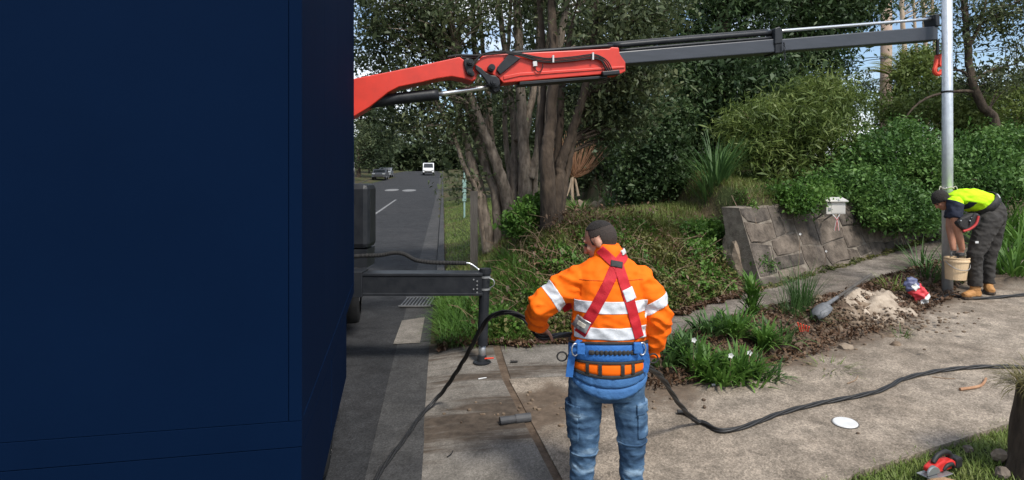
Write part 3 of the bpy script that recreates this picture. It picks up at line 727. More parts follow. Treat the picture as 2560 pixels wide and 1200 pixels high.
# ================================================================== letterbox
lb = P(2090, 536, 8.95); lbz = lb.z
M['lbwhite'] = mat('letterbox_cream', (.60, .57, .52), .55, (.66, .63, .58), 8)
M['slot'] = mat('slot_dark', (.03, .03, .03), .8); M['ribr'] = mat('ribbon_red', (.55, .05, .05), .7)
box = empty('letterbox', (lb.x, 8.95, lbz), 'cream letterbox with red and white ribbon fixed on the stone wall', 'letterbox')
MB().box((lb.x, 9.05, lbz + .105), (.285, .2, .20)).build('body', M['lbwhite'], box, bevel=.004)
mb = MB(); x0, x1 = lb.x - .165, lb.x + .165; zt = lbz + .205
mb.add([(x0, 8.91, zt), (x1, 8.91, zt), (x1 - .02, 9.05, zt + .05), (x0 + .02, 9.05, zt + .05), (x0, 9.2, zt), (x1, 9.2, zt), (x0, 8.91, zt - .016), (x1, 8.91, zt - .016), (x0, 9.2, zt - .016), (x1, 9.2, zt - .016)],
       [(0, 1, 2, 3), (3, 2, 5, 4), (0, 3, 4), (1, 5, 2), (6, 7, 1, 0), (4, 5, 9, 8), (6, 8, 9, 7), (0, 4, 8, 6), (1, 7, 9, 5)])
mb.build('lid', M['lbwhite'], box)
MB().box((lb.x - .098, 8.948, lbz + .172), (.045, .006, .018)).build('mail_slot', M['slot'], box)
MB().box((lb.x - .098, 8.948, lbz + .075), (.045, .008, .05)).build('paper_holder', M['alu'], box)
MB().box((lb.x + .035, 8.948, lbz + .1), (.2, .006, .16)).build('front_panel', M['lbwhite'], box, bevel=.002)
rb = MB(); rb2 = MB()
def ribbon(mb, pts, wd):
    vs = []; fs = []
    for i, p in enumerate(pts): vs += [Vector(p) - Vector((wd / 2, 0, 0)), Vector(p) + Vector((wd / 2, .004, 0))]
    for i in range(len(pts) - 1): fs.append((2 * i, 2 * i + 1, 2 * i + 3, 2 * i + 2))
    mb.add(vs, fs)
for s in (-1, 1):
    pts = smooth_pts([(lb.x + .05 * s, 8.94, lbz), (lb.x + .008 * s, 8.925, lbz - .06), (lb.x - .016 * s, 8.92, lbz - .13), (lb.x - .03 * s, 8.925, lbz - .24)], 6)
    ribbon(rb, pts, .018); ribbon(rb2, [p + Vector((.006 * s, -.004, 0)) for p in pts[4:]], .009)
rb.build('ribbon', M['white'], box); rb2.build('ribbon', M['ribr'], box)
for s in (-1, 1): MB().tube([(lb.x + s * .08, 9.1, lbz + .02), (lb.x + s * .08, 9.45, lbz - .12)], .012, 8).build('bracket', M['alu'], box)

# ================================================================== people
def remeshed(mb, voxel, smooth=4, fold=0.0, fseed=0, ffreq=9.0, fmask=None):
    """union of closed shapes -> one continuous skin (world space mesh)"""
    me = mb.mesh('tmp'); o = link(bpy.data.objects.new('tmp', me))
    r = o.modifiers.new('r', 'REMESH'); r.mode = 'VOXEL'; r.voxel_size = voxel
    s = o.modifiers.new('s', 'SMOOTH'); s.factor = .5; s.iterations = smooth
    dg = bpy.context.evaluated_depsgraph_get(); dg.update()
    out = bpy.data.meshes.new_from_object(o.evaluated_get(dg))
    bpy.data.objects.remove(o); bpy.data.meshes.remove(me)
    if fold:
        bm = bmesh.new(); bm.from_mesh(out); bm.normal_update(); off = Vector((fseed, fseed * 2.3, fseed * .7)); mv = []
        for v in bm.verts:
            p = v.co; k = fmask(p) if fmask else 1.0
            q = Vector((p.x + .35 * p.z, p.y, p.z * 1.5)) * ffreq + off
            h = -abs(mnoise.noise(q)) * 1.6 + .5 * mnoise.noise(q * 2.3) + .35
            mv.append(v.normal * fold * k * h)
        for v, d_ in zip(bm.verts, mv): v.co += d_
        bm.to_mesh(out); bm.free()
    return out
def worldobj(name, me, m, parent, smooth=True):
    og = ORIG[parent.name] if parent is not None else Vector((0, 0, 0))
    return mkobj(name, sub_origin(me, og), m, parent, og, smooth)
def cut(me, planes, off, filt=None, thick=.003):
    """the part of a skin between planes (point, outward normal), lifted off along its normals"""
    bm = bmesh.new(); bm.from_mesh(me); bm.normal_update()
    for v in bm.verts: v.co += v.normal * off
    for co, no in planes:
        bmesh.ops.bisect_plane(bm, geom=bm.verts[:] + bm.edges[:] + bm.faces[:], dist=1e-6, plane_co=co, plane_no=no, clear_outer=True)
    if filt:
        bm.normal_update(); bad = [f for f in bm.faces if not filt(f.calc_center_median(), f.normal)]
        bmesh.ops.delete(bm, geom=bad, context='FACES')
    bm.normal_update()
    be = [e for e in bm.edges if e.is_boundary]                # turned-in rim gives the band its thickness
    nm = {v: v.normal.copy() for v in bm.verts}
    org = {}
    r = bmesh.ops.extrude_edge_only(bm, edges=be)
    nv = [v for v in r['geom'] if isinstance(v, bmesh.types.BMVert)]
    for v in nv:
        best = min((e.other_vert(v) for e in v.link_edges if e.other_vert(v) in nm), key=lambda q: (q.co - v.co).length, default=None)
        if best is not None: v.co -= nm[best] * (off + thick)
    out = bpy.data.meshes.new('cut'); bm.to_mesh(out); bm.free(); return out
def frame_planes(p, q, half):
    """four planes bounding a strip from p to q in the x-z plane"""
    a = Vector((q.x - p.x, 0, q.z - p.z)).normalized(); b_ = Vector((-a.z, 0, a.x)); c = (p + q) / 2
    return [(p, -a), (q, a), (c + b_ * half, b_), (c - b_ * half, -b_)]
def hand(mb, wrist, d, n, s_sign=1, curl=(.5, .7, .5), sc=1.0):
    d = Vector(d).normalized(); n = Vector(n); n = (n - d * n.dot(d)).normalized(); s = d.cross(n) * s_sign; w_ = Vector(wrist)
    mb.loft([(w_ - d * .02, s * .026 * sc, n * .019 * sc), (w_ + d * .02 * sc, s * .031 * sc, n * .017 * sc), (w_ + d * .06 * sc, s * .041 * sc, n * .015 * sc), (w_ + d * .092 * sc, s * .040 * sc, n * .012 * sc)], 12)
    for i, (o, ln) in enumerate(((-.031, .068), (-.0105, .078), (.0105, .074), (.031, .058))):
        p = w_ + d * .085 * sc + s * o * sc; pts = [p - d * .02, p]; rr = [.0095 * sc, .0095 * sc]; ang = 0
        for k, fr in enumerate((.45, .32, .23)):
            ang += curl[k] * (1 + .06 * i); dv = d * cos(ang) + n * sin(ang); p = p + dv * ln * fr * sc * 1.15; pts.append(p); rr.append((.0092 - .0008 * k) * sc)
        mb.tube(pts, rr, 8); mb.ball(pts[-1], rr[-1], 8)
        for q in pts[2:-1]: mb.ball(q, .0092 * sc, 8)
    p = w_ + d * .028 * sc - s * .026 * sc; pts = [p]; dv = (d * .55 - s * .6 + n * .45).normalized()
    for k, ln in enumerate((.038, .03, .024)):
        p = p + dv * ln * sc; pts.append(p); dv = (dv + n * .35 + d * .25 + s * .18).normalized()
    mb.tube(pts, [.014 * sc, .012 * sc, .0105 * sc, .009 * sc], 8); mb.ball(pts[-1], .009 * sc, 8)
def head(mb, c, R, neck_to, sc=1.0):
    H = lambda x, y, z: Vector(c) + R @ Vector((x * sc, y * sc, z * sc))
    mb.ball(H(0, -.008, .022), (.077 * sc, .097 * sc, .097 * sc), 20, R)
    mb.ball(H(0, .030, -.035), (.061 * sc, .068 * sc, .085 * sc), 16, R)
    mb.ball(H(0, .062, -.092), (.034 * sc, .032 * sc, .026 * sc), 12, R)
    mb.ball(H(0, .082, .028), (.05 * sc, .016 * sc, .014 * sc), 12, R)          # brow
    mb.tube([H(0, .090, .018), H(0, .104, -.008), H(0, .115, -.030), H(0, .092, -.038)], [.008 * sc, .011 * sc, .015 * sc, .010 * sc], 8)
    mb.ball(H(0, .088, -.062), (.024 * sc, .010 * sc, .008 * sc), 10, R); mb.ball(H(0, .087, -.073), (.021 * sc, .010 * sc, .007 * sc), 10, R)
    for s in (-1, 1):
        mb.ball(H(.077 * s, -.004, -.008), (.010 * sc, .021 * sc, .032 * sc), 12, R)
        mb.ball(H(.038 * s, .070, -.02), (.02 * sc, .018 * sc, .022 * sc), 10, R)
    mb.tube([H(0, -.02, -.03), H(0, -.02, -.085), Vector(neck_to)], [.056 * sc, .057 * sc, .068 * sc], 16)
    return H
skin = mat('skin', (.50, .27, .19), .5, (.42, .21, .145), 12, spec=.4, bump=.08, bscale=90)
M['skin2'] = mat('skin_tanned', (.42, .20, .13), .5, (.36, .165, .105), 12, spec=.4)
M['hair'] = mat('short_hair', (.012, .010, .009), .85, (.026, .021, .019), 120, bump=.6, bscale=300)
M['hairfade'] = mat('cropped_hair', (.052, .037, .030), .8, (.022, .017, .015), 160, bump=.4, bscale=300)
M['hivis'] = mat('orange_hivis', (.92, .155, .004), .78, (.82, .125, .003), 6, bump=.25, bscale=9, spec=.2)
M['refl'] = mat('reflective_tape', (.56, .58, .62), .5, (.66, .68, .72), 25, spec=.5, bump=.15, bscale=40)
M['redweb'] = mat('red_webbing', (.50, .012, .024), .7, (.42, .009, .018), 30, bump=.2, bscale=180)
M['blueweb'] = mat('blue_webbing', (.028, .140, .42), .7, (.020, .108, .34), 14, bump=.25, bscale=60)
M['bluepad'] = mat('blue_pad', (.050, .150, .34), .8, (.034, .110, .27), 14, bump=.3, bscale=40)
M['blackweb'] = mat('black_webbing', (.016, .016, .017), .75, (.03, .03, .03), 40)
# denim
dm, n, lk, b = newmat('denim'); b.inputs['Roughness'].default_value = .85; b.inputs['Specular IOR Level'].default_value = .15
t = n.new('ShaderNodeTexCoord'); mpn = n.new('ShaderNodeMapping'); mpn.inputs['Scale'].default_value = (1, 1, 2.6); lk(t.outputs['Object'], mpn.inputs[0])
z1 = n.new('ShaderNodeTexNoise'); z1.inputs['Scale'].default_value = 7; z1.inputs['Detail'].default_value = 7; lk(mpn.outputs[0], z1.inputs['Vector'])
r1 = n.new('ShaderNodeValToRGB'); r1.color_ramp.elements[0].color = (.026, .055, .105, 1); r1.color_ramp.elements[1].color = (.24, .34, .45, 1)
r1.color_ramp.elements[0].position = .38; r1.color_ramp.elements[1].position = .74
e = r1.color_ramp.elements.new(.54); e.color = (.062, .120, .205, 1)
z2 = n.new('ShaderNodeTexNoise'); z2.inputs['Scale'].default_value = 240; lk(t.outputs['Object'], z2.inputs['Vector'])
mm = n.new('ShaderNodeMixRGB'); mm.blend_type = 'OVERLAY'; mm.inputs[0].default_value = .35
lk(z1.outputs[0], r1.inputs[0]); lk(r1.outputs[0], mm.inputs[1]); lk(z2.outputs[0], mm.inputs[2]); lk(mm.outputs[0], b.inputs['Base Color'])
bp = n.new('ShaderNodeBump'); bp.inputs['Strength'].default_value = .35; bp.inputs['Distance'].default_value = .02; lk(z1.outputs[0], bp.inputs['Height']); lk(bp.outputs[0], b.inputs['Normal'])
M['denim'] = dm
M['tan'] = mat('tan_leather', (.42, .21, .07), .7, (.32, .15, .05), 14, bump=.3)
M['sole'] = mat('boot_sole', (.06, .045, .035), .9)

def boot(name, ankle, toe, top_r, parent, h=.16):
    a = Vector(ankle); tv = Vector(toe) - a; tv.z = 0; ln = tv.length; f = tv.normalized(); s = Vector((-f.y, f.x, 0)); z0 = Vector(toe).z; up_ = Vector((0, 0, 1))
    mb = MB(); A = Vector((a.x, a.y, z0))
    mb.loft([(A + up_ * .03, f * top_r * 1.05, s * top_r * .85), (A + up_ * .1, f * top_r * 1.0, s * top_r * .85), (A + up_ * h, f * top_r * 1.05, s * top_r * .95)], 16)
    mb.loft([(A - f * .07 + up_ * .055, s * .03, up_ * .04), (A - f * .03 + up_ * .06, s * .042, up_ * .055), (A + f * .06 + up_ * .06, s * .045, up_ * .055), (A + f * (ln * .62) + up_ * .05, s * .050, up_ * .044), (A + f * (ln * .88) + up_ * .045, s * .047, up_ * .040), (A + f * ln + up_ * .04, s * .028, up_ * .028)], 14)
    o = worldobj(name, remeshed(mb, .008, 5, .004, 3, 14), M['tan'], parent)
    sb = MB(); q = [(-.085, .03), (-.06, .046), (.02, .047), (ln * .55, .054), (ln * .85, .05), (ln * 1.02, .026)]
    top = [A + f * l - s * w_ for l, w_ in q] + [A + f * l + s * w_ for l, w_ in reversed(q)]
    sb.prism([p + up_ * .012 for p in top], up_ * .012); worldobj('sole', sb.mesh('sole'), M['sole'], o, False)
    return o

# ---------------- the man in orange seen from behind
MD = 3.5
root_loc = Vector((P(1520, 0, MD).x, MD, g(P(1520, 0, MD).x, MD) + .012))
def E(u, v, dy=0.0): return P(u, v, MD + dy)
def ring(u0, u1, v, ry, dy=0.0, tilt=0.0):
    c = E((u0 + u1) / 2, v, dy); hw = (u1 - u0) / 2 / F * MD
    return (c, Vector((hw, 0, hw * tilt)), Vector((0, ry, 0)))
LA = [E(1442, 702), E(1394, 731, -.01), E(1348, 768, -.03), E(1341, 797, .07), E(1350, 817, .16)]; LR = [.094, .088, .078, .068, .050]
RA = [E(1598, 702), E(1628, 742, -.01), E(1650, 787, -.02), E(1642, 838, .01), E(1627, 886, .05)]; RR = [.092, .084, .076, .064, .046]
Rh = Matrix.Rotation(radians(64), 3, 'Z') @ Matrix.Rotation(radians(-22), 3, 'X')
hc = E(1502, 602, .03)
lwr = E(1350, 819, .17); rwr = E(1626, 888, .05)
mb = MB()
H1 = head(mb, hc, Rh, E(1521, 655, .0))
mb.loft([ring(1440, 1602, 900, .11), ring(1446, 1600, 780, .115), ring(1440, 1602, 720, .115), ring(1450, 1590, 680, .10), ring(1488, 1555, 648, .07)], 20)
for A_, R_ in ((LA, LR), (RA, RR)):
    mb.tube(A_, [r * .72 for r in R_], 12)
    for p, r in zip(A_, R_): mb.ball(p, r * .72, 12)
mb.loft([ring(1440, 1600, 890, .11), ring(1438, 1600, 930, .11), ring(1456, 1584, 958, .08)], 20)
LL = [E(1464, 950), E(1462, 1010), E(1461, 1060), E(1461, 1108, -.01), E(1456, 1160), E(1453, 1215), E(1452, 1290)]; LLr = [.100, .101, .093, .083, .073, .067, .062]
RL = [E(1568, 950), E(1572, 1010), E(1577, 1060), E(1580, 1108, -.01), E(1579, 1160), E(1577, 1215), E(1574, 1290)]; RLr = [.100, .094, .088, .081, .071, .066, .060]
for A_, R_ in ((LL, LLr), (RL, RLr)): mb.tube(A_, [r * .8 for r in R_], 12)
hand(mb, lwr, (.12, .75, -.62), (.05, -.62, -.75), 1, (.9, 1.1, .7))
hand(mb, rwr, (-.15, .45, -.85), (-.75, .55, .1), 1, (.8, 1.0, .7))
body_me = remeshed(mb, .0062, 3)
hair_me = cut(body_me, [], .0035, lambda c, nn: (lambda q: q.z > .070 + .35 * max(0, q.y) and q.y < .07 and q.length < .16 and abs(q.x) < .1)(Rh.transposed() @ (c - hc)))
fade_me = cut(body_me, [], .0022, lambda c, nn: (lambda q: q.z > (-.075 if q.y < -.03 else -.03 + .6 * max(0, q.y)) and q.y < .035 and q.length < .16 and not (abs(q.x) > .072 and -.045 < q.z < .03 and -.03 < q.y < .03))(Rh.transposed() @ (c - hc)))
man = mkobj('person', sub_origin(body_me, root_loc), skin, None, root_loc, True)
tag(man, 'man in orange reflective work shirt, red harness and jeans, back turned, holding the cable', 'person')
worldobj('hair', hair_me, M['hair'], man); worldobj('cropped_hair', fade_me, M['hairfade'], man)
for s in (-1, 1):
    MB().ball(H1(.031 * s, .083, .004), .011, 10).build('eye', M['slot'], man, smooth=True)
    MB().tube([H1(.05 * s, .083, .024), H1(.032 * s, .094, .029), H1(.014 * s, .096, .024)], [.003, .005, .003], 6).build('eyebrow', M['hair'], man)
# jacket
mb = MB()
mb.loft([ring(1430, 1612, 872, .140), ring(1430, 1612, 840, .146), ring(1432, 1614, 800, .150), ring(1430, 1614, 760, .152), ring(1428, 1612, 725, .150), ring(1426, 1610, 697, .142), ring(1436, 1602, 672, .122), ring(1462, 1584, 655, .10), ring(1483, 1563, 642, .088)], 28)
for A_, R_ in ((LA, LR), (RA, RR)):
    mb.tube(A_, R_, 18)
    for p, r in zip(A_[:-1], R_): mb.ball(p, r, 16)
mb.loft([ring(1481, 1564, 648, .090, .005), ring(1486, 1560, 628, .082, .005, -.04), ring(1492, 1549, 608, .073, .01, -.08)], 24)
jm = remeshed(mb, .0080, 3, .019, 11, 8.5, lambda p: .50 if abs(p.x - root_loc.x) < .17 else 1.0)
def cutobj(src, name, m, planes, off, filt=None, parent=man): return worldobj(name, cut(src, planes, off, filt), M[m], parent)
jk = jm.copy(); jacket = worldobj('jacket', jk, M['hivis'], man)
torso = lambda c, nn: abs(c.x - E(1521, 0).x) < .222
X1, X2 = E(1431, 0).x, E(1612, 0).x
for v0, v1 in ((742, 771), (806, 835)):
    cutobj(jm, 'reflective_band', 'refl', [(E(0, v0), (0, 0, 1)), (E(0, v1), (0, 0, -1)), (Vector((X1 + .004, 0, 0)), (-1, 0, 0)), (Vector((X2 - .004, 0, 0)), (1, 0, 0))], .003)
def sleeve_band(A_, f, half):
    p = A_[0].lerp(A_[2], f); a = (A_[2] - A_[0]).normalized()
    cutobj(jm, 'reflective_band', 'refl', [(p + a * half, a), (p - a * half, -a)], .003, lambda c, nn: (c - p).length < .14 and (c.x < X1 + .01 or c.x > X2 - .01))
sleeve_band(LA, .60, .029); sleeve_band(RA, .70, .028)
back = lambda c, nn: nn.y < .15 and c.y < MD
def bk(u, v): return P(u, v, MD - .15)
hs = empty_child = None
for p, q, nm in (((1545, 662), (1452, 842), 'harness_strap'), ((1548, 662), (1604, 850), 'harness_strap'), ((1541, 668), (1585, 630), 'harness_strap'), ((1548, 668), (1505, 628), 'harness_strap')):
    cutobj(jm, nm, 'redweb', frame_planes(bk(*p), bk(*q), .030 if q[1] > 700 else .027), .006 if q[0] < 1500 or q[0] == 1585 else .0075, back)
cutobj(jm, 'harness_buckle', 'blackweb', frame_planes(bk(1530, 659), bk(1560, 665), .016), .013, back)
cutobj(jm, 'strap_keeper', 'refl', frame_planes(bk(1569, 722), bk(1580, 751), .031), .0105, back)
cutobj(jm, 'strap_adjuster', 'alu', frame_planes(bk(1462, 803), bk(1449, 830), .040), .013, back)
cutobj(jm, 'strap_label', 'paleyellow' if 'paleyellow' in M else 'rope', frame_planes(bk(1458, 811), bk(1453, 821), .022), .0165, back)
cutobj(jm, 'strap_label', 'white', frame_planes(bk(1563, 637), bk(1580, 631), .014), .0125, back)
cutobj(jm, 'chest_strap', 'redweb', frame_planes(E(1395, 775), E(1435, 752), .028), .004, lambda c, nn: c.y > MD) if False else None
mb = MB(); mb.box(E(1424, 762, .14), (.10, .012, .055), Matrix.Rotation(radians(-28), 3, 'Y').to_3x3()); mb.build('loose_strap', M['redweb'], man, bevel=.003)
# jeans
mb = MB()
mb.loft([ring(1432, 1610, 866, .132), ring(1426, 1613, 920, .140), ring(1422, 1613, 960, .142), ring(1432, 1604, 992, .118)], 28)
for A_, R_ in ((LL, LLr), (RL, RLr)):
    mb.tube(A_, R_, 20); mb.ball(A_[0], R_[0], 16)
jeans_me = remeshed(mb, .0085, 3, .007, 31, 15, lambda p: .5 + .7 * float(sst(.85, .5, p.z)))
jc = jeans_me.copy(); jeans = worldobj('jeans', jc, M['denim'], man)
def zside(u0, u1, v0, v1): return [(E(u0, 0), (-1, 0, 0)), (E(u1, 0), (1, 0, 0)), (E(0, v0), (0, 0, 1)), (E(0, v1), (0, 0, -1))]
worldobj('cargo_pocket', cut(jeans_me, zside(1405, 1440, 1018, 1088), .012, lambda c, nn: c.y < MD + .08), M['denim'], jeans)
worldobj('cargo_pocket', cut(jeans_me, zside(1588, 1635, 1012, 1080), .010, lambda c, nn: c.y < MD + .08), M['denim'], jeans)
worldobj('pocket_flap', cut(jeans_me, zside(1585, 1635, 998, 1022), .014, lambda c, nn: c.y < MD + .08), M['denim'], jeans)
worldobj('pocket_flap', cut(jeans_me, zside(1405, 1444, 1002, 1026), .016, lambda c, nn: c.y < MD + .08), M['denim'], jeans)
for u0, u1, v in ((1418, 1505, 1122), (1540, 1620, 1096)):
    worldobj('knee_seam', cut(jeans_me, zside(u0, u1, v, v + 4), .005), M['denim'], jeans)
boot('boot', LL[-1], Vector((LL[-1].x - .05, MD + .22, root_loc.z)), .058, man); boot('boot', RL[-1], Vector((RL[-1].x + .06, MD + .21, root_loc.z)), .058, man)
# tool belt
bc = E(1520, 900); brx, bry = .222, .158
def band(name, vtop, vbot, m, r=0.0, th=.012, parent=man, seams=(), bulge=.0, nth=72, span=(0, 2 * pi)):
    """belt segment round the hips; vtop / vbot are photo rows at the back centre, plus side rows"""
    mb = MB(); vs = []; fs = []; rows = 6; closed = span[1] - span[0] > 6.2; N_ = nth if closed else nth + 1
    for i in range(N_):
        a = span[0] + (span[1] - span[0]) * i / nth; back_ = max(0, -sin(a))
        zt = E(0, vtop[1] + (vtop[0] - vtop[1]) * back_ ** 1.5).z; zb = E(0, vbot[1] + (vbot[0] - vbot[1]) * back_ ** 1.5).z
        k = 0
        for s_ in seams: k += math.exp(-((a - s_) / .025) ** 2)
        for j in range(rows + 1):
            f = j / rows; e_ = r + th * (1 - (2 * f - 1) ** 6) + bulge * sin(pi * f) - .008 * k
            vs.append((bc.x + (brx + e_) * cos(a), bc.y + (bry + e_) * sin(a), zb + (zt - zb) * f))
        for z_ in (zt, zb): vs.append((bc.x + (brx + r - .01) * cos(a), bc.y + (bry + r - .01) * sin(a), z_))
    R_ = rows + 3; loop = list(range(rows + 1)) + [rows + 1, rows + 2]
    for i in range(N_ if closed else N_ - 1):
        i2 = (i + 1) % N_
        for j in range(R_): fs.append((i * R_ + loop[j], i2 * R_ + loop[j], i2 * R_ + loop[(j + 1) % R_], i * R_ + loop[(j + 1) % R_]))
    mb.add(vs, fs); return mb.build(name, M[m], parent, smooth=True)
bl = band('tool_belt', (841, 851), (888, 892), 'blueweb', 0, .010)
band('belt_edge', (837, 848), (843, 853), 'blackweb', .004, .006, bl)
band('belt_webbing', (856, 866), (868, 877), 'blackweb', .011, .007, bl, seams=[pi * 1.5 + k * .11 for k in range(-4, 5)], span=(pi * 1.5 - .58, pi * 1.5 + .62))
band('belt_panel', (887, 890), (921, 908), 'hivis', -.004, .010, bl, bulge=.004)
band('belt_edge', (884, 888), (891, 894), 'blackweb', .005, .008, bl)
band('belt_edge', (917, 905), (926, 914), 'blackweb', .004, .008, bl)
for a in (-.62, -.30, .24, .52):
    band('tool_loop', (886, 888), (922, 912), 'blackweb', .008, .008, bl, nth=6, span=(pi * 1.5 + a - .045, pi * 1.5 + a + .045))
SE = [pi * 1.5 + k for k in (-.85, -.45, -.02, .4, .8)]
band('lower_pad', (922, 910), (949, 926), 'bluepad', .0, .008, bl, seams=SE, bulge=.001)
band('lower_pad', (950, 927), (977, 940), 'bluepad', -.004, .008, bl, seams=SE, bulge=.001)
for u, v in ((1438, 874), (1606, 872)):
    c = P(u, v, MD - .12); mb = MB()
    mb.tube([c + Vector((.020 * cos(a), .006 * cos(a), .034 * sin(a))) for a in np.linspace(0, 2 * pi, 22)], .0045, 8, cap=False); mb.build('d_ring', M['chrome'], bl, smooth=True)
    mb = MB(); mb.box(P(u + (14 if u < 1500 else -12), v - 2, MD - .155), (.045, .02, .062)); mb.build('ring_patch', M['blueweb'], bl, bevel=.006)
for u, v in ((1405, 891), (1633, 896)):
    c = P(u, v, MD - .02); MB().tube([c + Vector((.028 * cos(a), 0, .026 * sin(a))) for a in np.linspace(0, 2 * pi, 22)], .005, 8, cap=False).build('tool_ring', M['blackweb'], bl, smooth=True)
for pts, wd in (([(1434, 868), (1428, 900), (1423, 942)], .040), ([(1449, 850), (1440, 862), (1431, 880)], .03), ([(1610, 872), (1616, 900), (1611, 930)], .036)):
    pp = smooth_pts([P(u, v, MD - .10) for u, v in pts], 5); mb = MB(); vs = []; fs = []
    for p in pp:
        for o in ((-wd / 2, 0), (wd / 2, -.01), (wd / 2, .0), (-wd / 2, .01)): vs.append(p + Vector((o[0], o[1], 0)))
    for i in range(len(pp) - 1):
        for k in range(4): fs.append((i * 4 + k, i * 4 + (k + 1) % 4, i * 4 + 4 + (k + 1) % 4, i * 4 + 4 + k))
    fs += [(3, 2, 1, 0), tuple(len(pp) * 4 - 4 + k for k in range(4))]; mb.add(vs, fs); mb.build('side_strap', M['blueweb'], bl)

# ---------------- the worker in yellow bending over the bucket
WD = 7.5
def K(u, v, dy=0.0): return P(u, v, WD + dy)
M['lime'] = mat('lime_hivis', (.50, .86, .012), .75, (.44, .78, .010), 6, bump=.2, bscale=12, spec=.2)
M['navyshirt'] = mat('navy_fabric', (.010, .014, .030), .85, (.016, .02, .04), 20)
M['workpants'] = mat('charcoal_trousers', (.022, .020, .019), .85, (.044, .040, .037), 9, bump=.5, bscale=16)
M['glove'] = mat('grey_glove', (.05, .05, .05), .8, (.10, .10, .10), 40)
M['pouch'] = mat('pouch_black', (.012, .012, .013), .7, (.03, .028, .028), 20)
M['redtrim'] = mat('red_trim', (.42, .03, .03), .6)
wl = K(2452, 742); wroot = Vector((wl.x, WD, g(wl.x, WD) + .012))
sp_ = [(K(2473, 515), .150, .165), (K(2452, 507), .148, .185), (K(2428, 500), .146, .195), (K(2405, 497), .128, .20), (K(2388, 499), .098, .17), (K(2377, 502), .07, .10)]
def spine(sc):
    out = []
    for i, (c, h, dp) in enumerate(sp_):
        t_ = (sp_[min(i + 1, 5)][0] - sp_[max(i - 1, 0)][0]).normalized(); pr = Vector((-t_.z, 0, t_.x))
        out.append((c, pr * h * sc, Vector((0, dp * sc, 0))))
    return out
NA = [K(2388, 508, -.17), K(2386, 538, -.20), K(2391, 565, -.20), K(2399, 595, -.18), K(2405, 622, -.14)]; NR = [.078, .058, .047, .045, .036]
FA = [K(2388, 508, .17), K(2378, 540, .18), K(2374, 568, .16), K(2380, 598, .12), K(2384, 624, .08)]
NL = [K(2474, 548, -.10), K(2456, 590, -.12), K(2438, 635, -.12), K(2436, 665, -.10), K(2438, 695, -.10), K(2438, 715, -.10)]; NLr = [.135, .112, .092, .082, .078, .074]
FL = [K(2484, 548, .10), K(2480, 600, .12), K(2470, 645, .14), K(2469, 670, .14), K(2470, 690, .14), K(2471, 708, .14)]; FLr = [.13, .105, .086, .078, .074, .070]
Rw = Matrix.Rotation(radians(84), 3, 'Z') @ Matrix.Rotation(radians(-48), 3, 'X'); hw = K(2353, 499, -.03)
mb = MB(); H2 = head(mb, hw, Rw, K(2384, 502), 1.0)
mb.loft(spine(.85), 18)
for A_ in (NA, FA):
    mb.tube(A_, [r * .95 for r in NR], 12)
    for p, r in zip(A_, NR): mb.ball(p, r * .93, 12)
for A_, R_ in ((NL, NLr), (FL, FLr)): mb.tube(A_, [r * .8 for r in R_], 12); mb.ball(A_[0], R_[0] * .85, 12)
mb.ball(K(2474, 535), (.15, .16, .16), 14)
hand(mb, K(2405, 622, -.14), (.02, .15, -1), (-.1, 1, .1), 1, (.8, 1.1, .7), .95); hand(mb, K(2384, 624, .08), (.02, -.15, -1), (-.1, -1, .1), -1, (.5, .9, .6), .95)
wb = remeshed(mb, .009, 3)
cap_me = cut(wb, [], .006, lambda c, nn: (lambda q: q.z > -.02 - .3 * max(0, -q.y) + .5 * max(0, q.y) and q.length < .17)(Rw.transposed() @ (c - hw)))
gl1 = cut(wb, [(K(0, 628), (0, 0, 1))], .004, lambda c, nn: c.x < K(2425, 0).x and c.z > K(0, 672).z and c.x > K(2365, 0).x)
wk = mkobj('person', sub_origin(wb, wroot), M['skin2'], None, wroot, True)
tag(wk, 'bending worker in lime yellow shirt and charcoal trousers lowering a bucket beside the pole', 'person')
worldobj('cap', cap_me, M['hair'], wk); worldobj('glove', gl1, M['glove'], wk)
for s in (-1, 1): MB().ball(H2(.031 * s, .083, .004), .011, 8).build('eye', M['slot'], wk)
mb = MB(); mb.loft(spine(1.0), 24)
for A_ in (NA, FA):
    mb.tube([A_[0], A_[0].lerp(A_[1], .5), A_[1].lerp(A_[2], .25)], [.088, .080, .074], 14); mb.ball(A_[0], .088, 14)
sh_me = remeshed(mb, .0095, 4, .012, 5, 9)
shirt = worldobj('shirt', sh_me.copy(), M['lime'], wk)
for sg in (-1, 1): worldobj('sleeve', cut(sh_me, [(K(2384, 512), Vector((.35, 0, .9)))], .004, lambda c, nn: c.x < K(2398, 0).x and sg * (c.y - WD) > .10), M['navyshirt'], shirt)
worldobj('side_panel', cut(sh_me, [(K(2388, 520), (-.6, 0, .3)), (K(2406, 505), (.1, 0, 1)), (K(2402, 526), (.9, 0, -.5)), (K(0, 524), (0, 0, -1))], .004, lambda c, nn: c.y < WD - .02), M['navyshirt'], shirt)
mb = MB(); mb.ball(K(2474, 538), (.168, .185, .175), 20)
mb.loft([(K(2462, 514), Vector((.10, 0, .125)), Vector((0, .18, 0))), (K(2474, 530), Vector((.13, 0, .11)), Vector((0, .19, 0))), (K(2476, 556), Vector((.15, 0, .05)), Vector((0, .18, 0)))], 20)
for A_, R_ in ((NL, NLr), (FL, FLr)): mb.tube(A_, R_, 16); mb.ball(A_[0], R_[0], 14)
tr_me = remeshed(mb, .0095, 4, .011, 8, 8)
trs = worldobj('trousers', tr_me, M['workpants'], wk)
